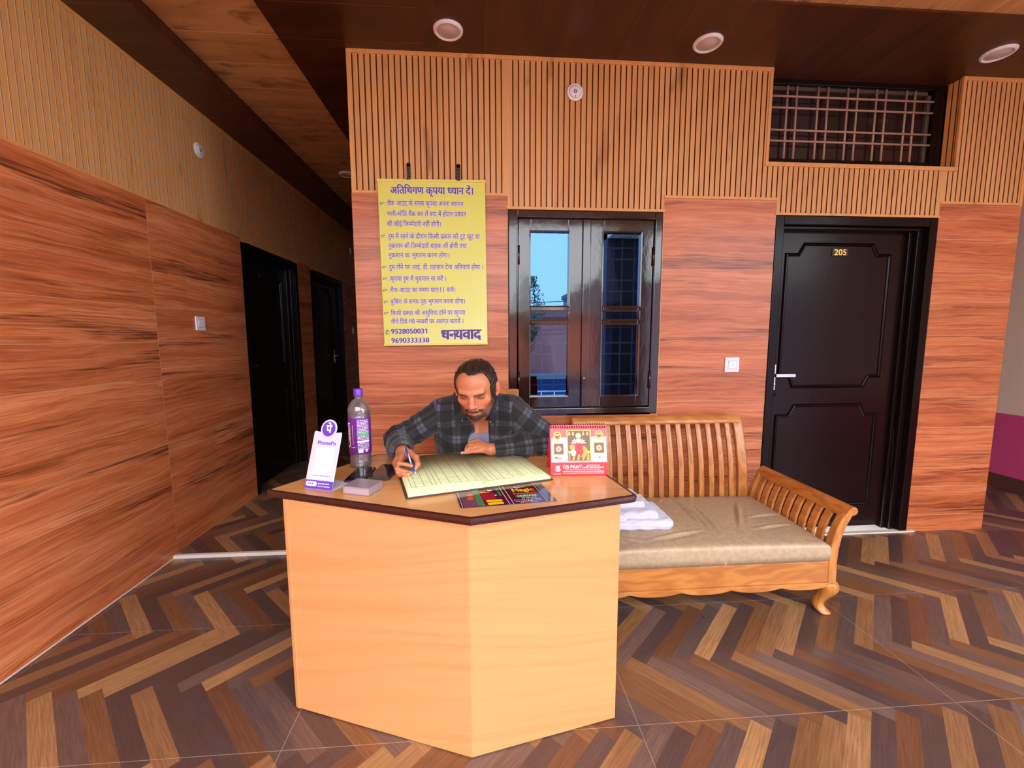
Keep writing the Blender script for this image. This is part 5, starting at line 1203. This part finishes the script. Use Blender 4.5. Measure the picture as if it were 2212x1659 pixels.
lash = head * np.exp(-((z_ + .0030) / .0038) ** 2) * sm(.018, .023, ax) * sm(.049, .044, ax) * sm(.06, .075, y_); paint(lash * .9, (28, 18, 17))
socket_shade = head * np.exp(-((ax - .032) / .016) ** 2 - ((z_ - .004) / .009) ** 2) * frontal; paint(socket_shade * .7, (112, 64, 48))  # shade under the brows, painted into the skin colour of the eye sockets
scalp = head * sm(.055, .09, z_ + np.maximum(ax - .04, 0) * .8) * frontal; paint(scalp * .25, (178, 116, 86))
er = head * sm(.074, .080, ax) * sm(.03, .0, y_); paint(er * .55, (226, 122, 108))
notes = [(hand['iT'], hand['iD'], .0), (hand['mT'], hand['mD'], 0), (hand['rT'], hand['rD'], 0), (hand['tT'], hand['tI'], 0), (handl['lT'], handl['lP'], 0), (handl['rT'], handl['rP'], 0), (handl['mT'], handl['mP'], 0)]
for t_, d_, _ in notes:
    ax_ = (t_ - d_) / np.linalg.norm(t_ - d_); out = NA([.1, -.75, .65]); out = out - ax_ * (out @ ax_); out /= np.linalg.norm(out); c = t_ + out * .006 + ax_ * .001
    paint(np.exp(-(np.linalg.norm(V - c, axis=1) / .0052) ** 4) * .85, (240, 186, 170))
for h_ in (hand, handl):
    for k in 'imrl':
        for j in ('P', 'M'): paint(np.exp(-(np.linalg.norm(V - h_[k + j], axis=1) / .012) ** 2) * .22, (190, 104, 80))
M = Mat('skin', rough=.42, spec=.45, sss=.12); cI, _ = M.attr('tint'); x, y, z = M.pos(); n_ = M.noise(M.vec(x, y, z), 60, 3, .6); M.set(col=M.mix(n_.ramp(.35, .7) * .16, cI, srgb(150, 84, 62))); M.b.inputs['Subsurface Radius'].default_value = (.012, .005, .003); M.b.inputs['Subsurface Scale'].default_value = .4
M.bump(M.noise(M.vec(x, y, z), 420, 2), .0005, .25)
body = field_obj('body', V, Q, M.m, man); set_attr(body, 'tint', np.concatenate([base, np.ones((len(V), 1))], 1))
# --- hair: receding, combed back, wet strands
HA = Field(); HA.ell((0, -.017, .037), (.0815, .101, .089), .01); HA.ell((0, .022, .050), (.064, .060, .056), .02)
both(lambda s: HA.ell((s * .062, -.020, .005), (.0175, .050, .050), .012)); both(lambda s: HA.cap((s * .0675, .022, .020), (s * .0665, .018, -.022), .0075, .004, .006))
HA.ell((0, -.062, -.020), (.062, .045, .055), .02)
def line(q, d):
    x, y, z = q[..., 0], q[..., 1], q[..., 2]; a = np.abs(x)
    front = .0965 + .004 * np.exp(-((a - .030) / .014) ** 2) - .62 * np.maximum(a - .046, 0) + .003 * np.sin(x * 420) * np.sin(x * 170 + 1)
    edge = .034 - .25 * np.maximum(z - .02, 0)
    t = np.clip((y - edge) / .022, 0, 1); t = t * t * (3 - 2 * t)
    low = np.where(a > .045, -.026 + .040 * np.clip((-.004 - y) / .012, 0, 1) * np.clip((y + .036) / .012, 0, 1), -.03)
    zl = low * (1 - t) + front * t
    return np.maximum(d, (zl - z) * .75)
HA.add(line, (0, 0, 0), 9, 0, 'w')
def strands(q, d):
    x, y, z = q[..., 0], q[..., 1], q[..., 2]; ph = np.arctan2(x, z + .05) * 30 + 2.2 * np.sin(y * 60 + x * 30)
    return d + .0009 * np.sin(ph * 1.2) + .0007 * np.sin(ph * 2.9 + y * 30) + .0012 * np.sin(y * 48 + x * 60)
HA.add(strands, (0, 0, 0), 9, 0, 'w')
HV, HQ = field_mesh(HA, (-.10, -.13, -.09), (.10, .10, .14), .0020)
M = Mat('dark_hair', rough=.34, spec=.5); x, y, z = M.objc(); g = M.noise(M.vec(x * 1.0, y * .35, z * .5), 260, 3, .6, .3); M.set(col=M.mix(g.ramp(.4, .65), srgb(22, 16, 15), srgb(58, 42, 34))); M.bump(g, .003, .6)
hair = field_obj('hair', (HV * HS) @ HM.T + Hc, HQ[:, ::-1] if np.linalg.det(HM) < 0 else HQ, M.m, man)
m = MB(); rng = random.Random(4)
for k in range(3):
    x0 = rng.uniform(-.062, -.035); p = []
    for i in range(6):
        t_ = i / 5; zz = .106 - .030 * t_ - .25 * abs(x0) * .6; xx = x0 - .020 * t_ + .006 * math.sin(t_ * 4 + k); yy_ = .0
        # settle on the forehead ellipsoid
        e = 1 - (xx / .0765) ** 2 - ((zz - .034) / .0850) ** 2; yy_ = -.016 + .0965 * math.sqrt(max(e, .01)); e2 = 1 - (xx / .064) ** 2 - ((zz - .038) / .064) ** 2
        if e2 > 0: yy_ = max(yy_, .030 + .0595 * math.sqrt(e2))
        p.append(hw(xx, yy_ + .0012, zz))
    L_ = rng.choice((3, 4, 4, 5, 6)) if abs(x0) < .05 else 5; m.tube(p[:L_], [.0011] * (L_ - 1) + [.0004], 5)
obj('loose_strands', m, M.m, hair)
# --- clothes
na_ = hw(0, -.03, -.04) - NB; na_ /= np.linalg.norm(na_)
def plaid_field(infl):
    G = Field(); i = infl
    G.cap(NB + NA([0, .02, -.012]), SR + NA([.02, .015, 0]), .060 + i, .050 + i, .03); G.cap(NB + NA([0, .02, -.012]), SL_ + NA([-.02, .015, 0]), .060 + i, .050 + i, .03)
    both(lambda s: G.cap(PEL + NA([s * .065, 0, -.03]), CHS + NA([s * .072, 0, 0]), .122 + i, .114 + i, .03)); both(lambda s: G.cap(CHS + NA([s * .072, 0, 0]), NB + NA([s * .085, .04, -.045]), .112 + i, .078 + i, .03))
    return G
SF = plaid_field(.012)
for S, E, W, big in ((SR, ER, WR, 1.0), (SL_, EL, WL, 1.0)):
    SF.cap(S, E, .066, .056, .035); SF.cap(E, E + (W - E) * .5, .057, .054, .03); SF.cap(E + (W - E) * .5, W - (W - E) * .05, .053, .041, .02)
def seg_t(q, a, b): ab = b - a; t = np.clip(((q - a) @ ab) / (ab @ ab), 0, 1); return t, np.linalg.norm(q - a - t[..., None] * ab, axis=-1)
def folds(q, d):
    r = d * 0
    for S, E, W, sd in ((SR, ER, WR, 0.), (SL_, EL, WL, 2.)):
        for a, b, n, am, pw in ((S, E, 5, .0036, 1), (E, W, 6, .0038, 1)):
            t, ds = seg_t(q, a, b); ax_ = (b - a) / np.linalg.norm(b - a); u1 = np.cross(ax_, NA([0, 0, 1.])); u1 /= np.linalg.norm(u1); u2 = np.cross(ax_, u1); w = q - a
            an = np.arctan2(w @ u2, w @ u1); el = np.exp(-((t - (1. if b is E else 0.)) / .35) ** 2)
            r = r + np.where(ds < .11, am * (.35 + el) * np.sin(t * n * 6.28 + 1.3 * np.sin(an * 2 + sd) + sd + 2 * np.sin(an + t * 5)), 0) * np.clip((.11 - ds) / .05, 0, 1)
    r = r + .0030 * np.sin(q[..., 0] * 55 + q[..., 2] * 22 + 2 * np.sin(q[..., 2] * 18)) * np.clip((1.06 - q[..., 2]) * 6, 0, 1)
    return d + r
SF.add(folds, (0, 0, 0), 9, 0, 'w')
for E, W in ((ER, WR), (EL, WL)):
    dr = (W - E) / np.linalg.norm(W - E); W0 = W - dr * .012
    SF.cap(W0 - dr * .045, W0 + dr * .002, .0405, .0385, .004)
    SF.add((lambda W0, dr: lambda q: np.maximum(-((q - W0) @ dr), np.linalg.norm(q - W0, axis=-1) - .13))(W0, dr), W0, .13, .002, 's'); SF.cap(W0 - dr * .03, W0 + dr * .03, .0325, .0340, .003, 's')
SF.cap(NB + NA([0, .01, -.03]), hw(0, -.060, -.03), .062, .074, .006, 's')
VA = PP(1030.5, 938, 1.86); VD = NA([0, -.35, .94]); VD /= np.linalg.norm(VD)
def vee(q):
    w = q - VA; up = w @ NA([0, .5, .866]); return np.maximum(np.maximum((np.abs(w[..., 0]) - up * .34 - .001) * .9, -up), np.maximum(q[..., 1] - 1.93, w[..., 1] * 0 + up - .22))
SF.add(vee, VA + NA([0, 0, .1]), .28, .004, 's')
SV, SQ = field_mesh(SF, (-.52, 1.55, .42), (.46, 2.40, 1.20), .0030)
UV = np.zeros((len(SV), 3)); dA = []
for S, E, W, sd in ((SR, ER, WR, 0), (SL_, EL, WL, 1)):
    L1 = np.linalg.norm(E - S)
    for a, b, o_ in ((S + (E - S) * .10, E, 0), (E, W, L1)):
        ab = b - a; t = np.clip(((SV - a) @ ab) / (ab @ ab), 0, 1); ds = np.linalg.norm(SV - a - t[:, None] * ab, axis=1) - .052; ax_ = ab / np.linalg.norm(ab); u1 = np.cross(ax_, NA([0, .35, 1.])); u1 /= np.linalg.norm(u1); u2 = np.cross(ax_, u1); w = SV - a
        dA.append((ds, np.stack([o_ + t * np.linalg.norm(ab) + sd * .037, np.arctan2(w @ u2, w @ u1) * .058, t * 0 + 1], 1)))
dT = np.minimum.reduce([np.linalg.norm(SV - a - np.clip(((SV - a) @ (b - a)) / ((b - a) @ (b - a)), 0, 1)[:, None] * (b - a), axis=1) - r for a, b, r in ((PEL + NA([-.065, 0, 0]), CHS + NA([-.072, 0, 0]), .13), (PEL + NA([.065, 0, 0]), CHS + NA([.072, 0, 0]), .13), (CHS + NA([-.07, 0, 0]), NB + NA([-.085, .04, -.045]), .115), (CHS + NA([.07, 0, 0]), NB + NA([.085, .04, -.045]), .115))])
uvT = np.stack([SV[:, 2] * 1.0 + SV[:, 1] * -.55 + .02, SV[:, 0] + .012, SV[:, 0] * 0], 1)
best = dT.copy(); UV[:] = uvT
for ds, uv in dA: k_ = ds < best; best[k_] = ds[k_]; UV[k_] = uv[k_]
def plaid(name):
    M = Mat(name, rough=.85, sheen=.15); _, vv = M.attr('weave'); u, v, w_ = M.xyz(vv); x, y, z = M.pos()
    def tri(s, p): f = (s / p).fract(); return f
    p = .084; fu, fv = tri(u + 5, p), tri(v + 5, p)
    bu = fu.gt(.10) * fu.lt(.52); bv = fv.gt(.12) * fv.lt(.54)
    tone = bu * .5 + bv * .5
    li = lambda f, c, w: (f - c).abs().lt(w)
    thin_ = li(fu, .31, .018).mx(li(fv, .33, .018)).mx(li(fu, .78, .02) * .6).mx(li(fv, .80, .02) * .6)
    tw = M.noise(M.vec(x, y, z), 900, 2); c = M.cramp(tone + (tw - .5) * .10, [(0, srgb(20, 20, 22)), (.5, srgb(42, 43, 48)), (1, srgb(76, 80, 92))])
    M.set(col=M.mix(thin_ * .8, c, srgb(14, 14, 16))); f = M.noise(M.vec(x, y, z), 45, 3, .6); M.bump(tw * .15 + f, .004, .35); return M.m
M_plaid = plaid('plaid_flannel')
shirt = field_obj('shirt', SV, SQ, M_plaid, man); set_attr(shirt, 'weave', UV, 'FLOAT_VECTOR')
# collar: stand and folded leaf
na = hw(0, -.03, -.04) - NB; na /= np.linalg.norm(na); e1 = NA([1., 0, 0]) - na * na[0]; e1 /= np.linalg.norm(e1); e2 = np.cross(na, e1)   # e2 points to the throat side
e2 = e2 if e2[2] < 0 else -e2
cc_ = NB + na * .026; vs, uvs, fs = [], [], []; nphi = 41; rows = [(.070, -.012, 0), (.069, .030, .0), (.073, .036, .0), (.097, .016, .35), (.116, -.018, 1.0)]
for i in range(nphi):
    ph = math.radians(-142 + 284 * i / (nphi - 1)); fr_ = max(0, (abs(math.degrees(ph)) - 70) / 72) ** 1.4
    for r, h_, dr in rows:
        c = cc_ + (-e2 * math.cos(ph) + e1 * math.sin(ph)) * (r + .010 * dr * fr_) + na * (h_ - .032 * dr * fr_) + e1 * (math.copysign(.012, ph) * fr_ * (1 if dr else .3)) + e2 * (.010 * fr_)
        vs.append(tuple(c)); uvs.append((h_ * 1.0 + dr * .04, ph * .08, 0))
K = len(rows)
for i in range(nphi - 1):
    for k in range(K - 1): fs.append((i * K + k, i * K + k + 1, (i + 1) * K + k + 1, (i + 1) * K + k))
m = MB().add(vs, fs, 0, True); col_ = obj('collar', m, M_plaid, shirt, recalc=False); so = col_.modifiers.new('cloth', 'SOLIDIFY'); so.thickness = .0035; ss = col_.modifiers.new('soft', 'SUBSURF'); ss.levels = ss.render_levels = 1
set_attr(col_, 'weave', uvs, 'FLOAT_VECTOR')
# t-shirt in the opening
TF = Field(); both(lambda s: TF.cap(PEL + NA([s * .06, 0, 0]), CHS + NA([s * .066, 0, 0]), .120, .1165, .03)); both(lambda s: TF.cap(CHS + NA([s * .066, 0, 0]), NB + NA([s * .08, .04, -.045]), .1145, .0795, .03)); TF.cap(NB + NA([0, .03, -.02]), SR + NA([.06, .02, -.02]), .056, .046, .03); TF.cap(NB + NA([0, .03, -.02]), SL_ + NA([-.06, .02, -.02]), .056, .046, .03)
VT = PP(1034, 934, 1.86)
TF.add(lambda q: np.maximum(np.hypot((q[..., 0] - VT[0]) * 1.0, (q[..., 1] - 1.80) * .55) - .085, -((q - VT) @ NA([0, .35, .94]))), VT + NA([0, 0, .1]), .3, .004, 's')
TV, TQ = field_mesh(TF, (-.22, 1.78, .50), (.20, 2.36, 1.14), .0045); field_obj('t_shirt', TV, TQ, flat('grey_jersey', srgb(122, 126, 150), .85), man)
from mathutils.bvhtree import BVHTree
shb = BVHTree.FromPolygons([tuple(q) for q in SV], [tuple(int(i) for i in q) for q in SQ])
for px_, py_ in ((998, 909), (1059.5, 911)):
    dv = (Vector(P(px_, py_, 1.5)) - EYE).normalized(); hit = shb.ray_cast(EYE, dv)[0]
    if hit is None: continue
    mb_ = MB(); mb_.m = plane_at(hit - dv * .002, (1, .1, 0), (.02, .5, .86)); mb_.lathe([(0, .0035), (.0035, .003), (.0045, 0), (0, 0)], n=16); obj('snap_button', mb_, M_steel, shirt)
# trousers and shoes
RF = Field()
for s, K_, A_ in zip((-1, 1), KN, AN): RF.cap(PEL + NA([s * .085, .0, .0]), K_, .096, .070, .03); RF.cap(K_, A_ + NA([0, 0, .01]), .068, .054, .02)
RF.cap(PEL + NA([-.06, .01, .02]), PEL + NA([.06, .01, .02]), .125, .125, .03); RF.add(lambda q: np.maximum(q[..., 2] - .62, .456 - q[..., 2]) if False else q[..., 2] - .64, (0, 0, 0), 9, 0, 'i')
def seatcut(q, d): return np.where(q[..., 1] > 1.95, np.maximum(d, .4565 - q[..., 2]), d)
RF.add(seatcut, (0, 0, 0), 9, 0, 'w')
RV, RQ = field_mesh(RF, (-.28, 1.68, .02), (.25, 2.37, .70), .006); field_obj('trousers', RV, RQ, flat('dark_denim', srgb(36, 40, 54), .9), man)
for s, A_ in zip((-1, 1), AN):
    Z_ = Field(); Z_.cap(A_ + NA([0, .035, -.045]), A_ + NA([s * .012, -.185, -.054]), .046, .037, .02); Z_.cap(A_, A_ + NA([0, 0, .03]), .052, .05, .02); Z_.add(lambda q: -q[..., 2] + .002, (0, 0, 0), 9, 0, 'i')
    ZV, ZQ = field_mesh(Z_, A_ - NA([.1, .28, .1]), A_ + NA([.1, .12, .1]), .006); field_obj('shoe', ZV, ZQ, flat('black_shoe_leather', srgb(22, 20, 20), .4), man)
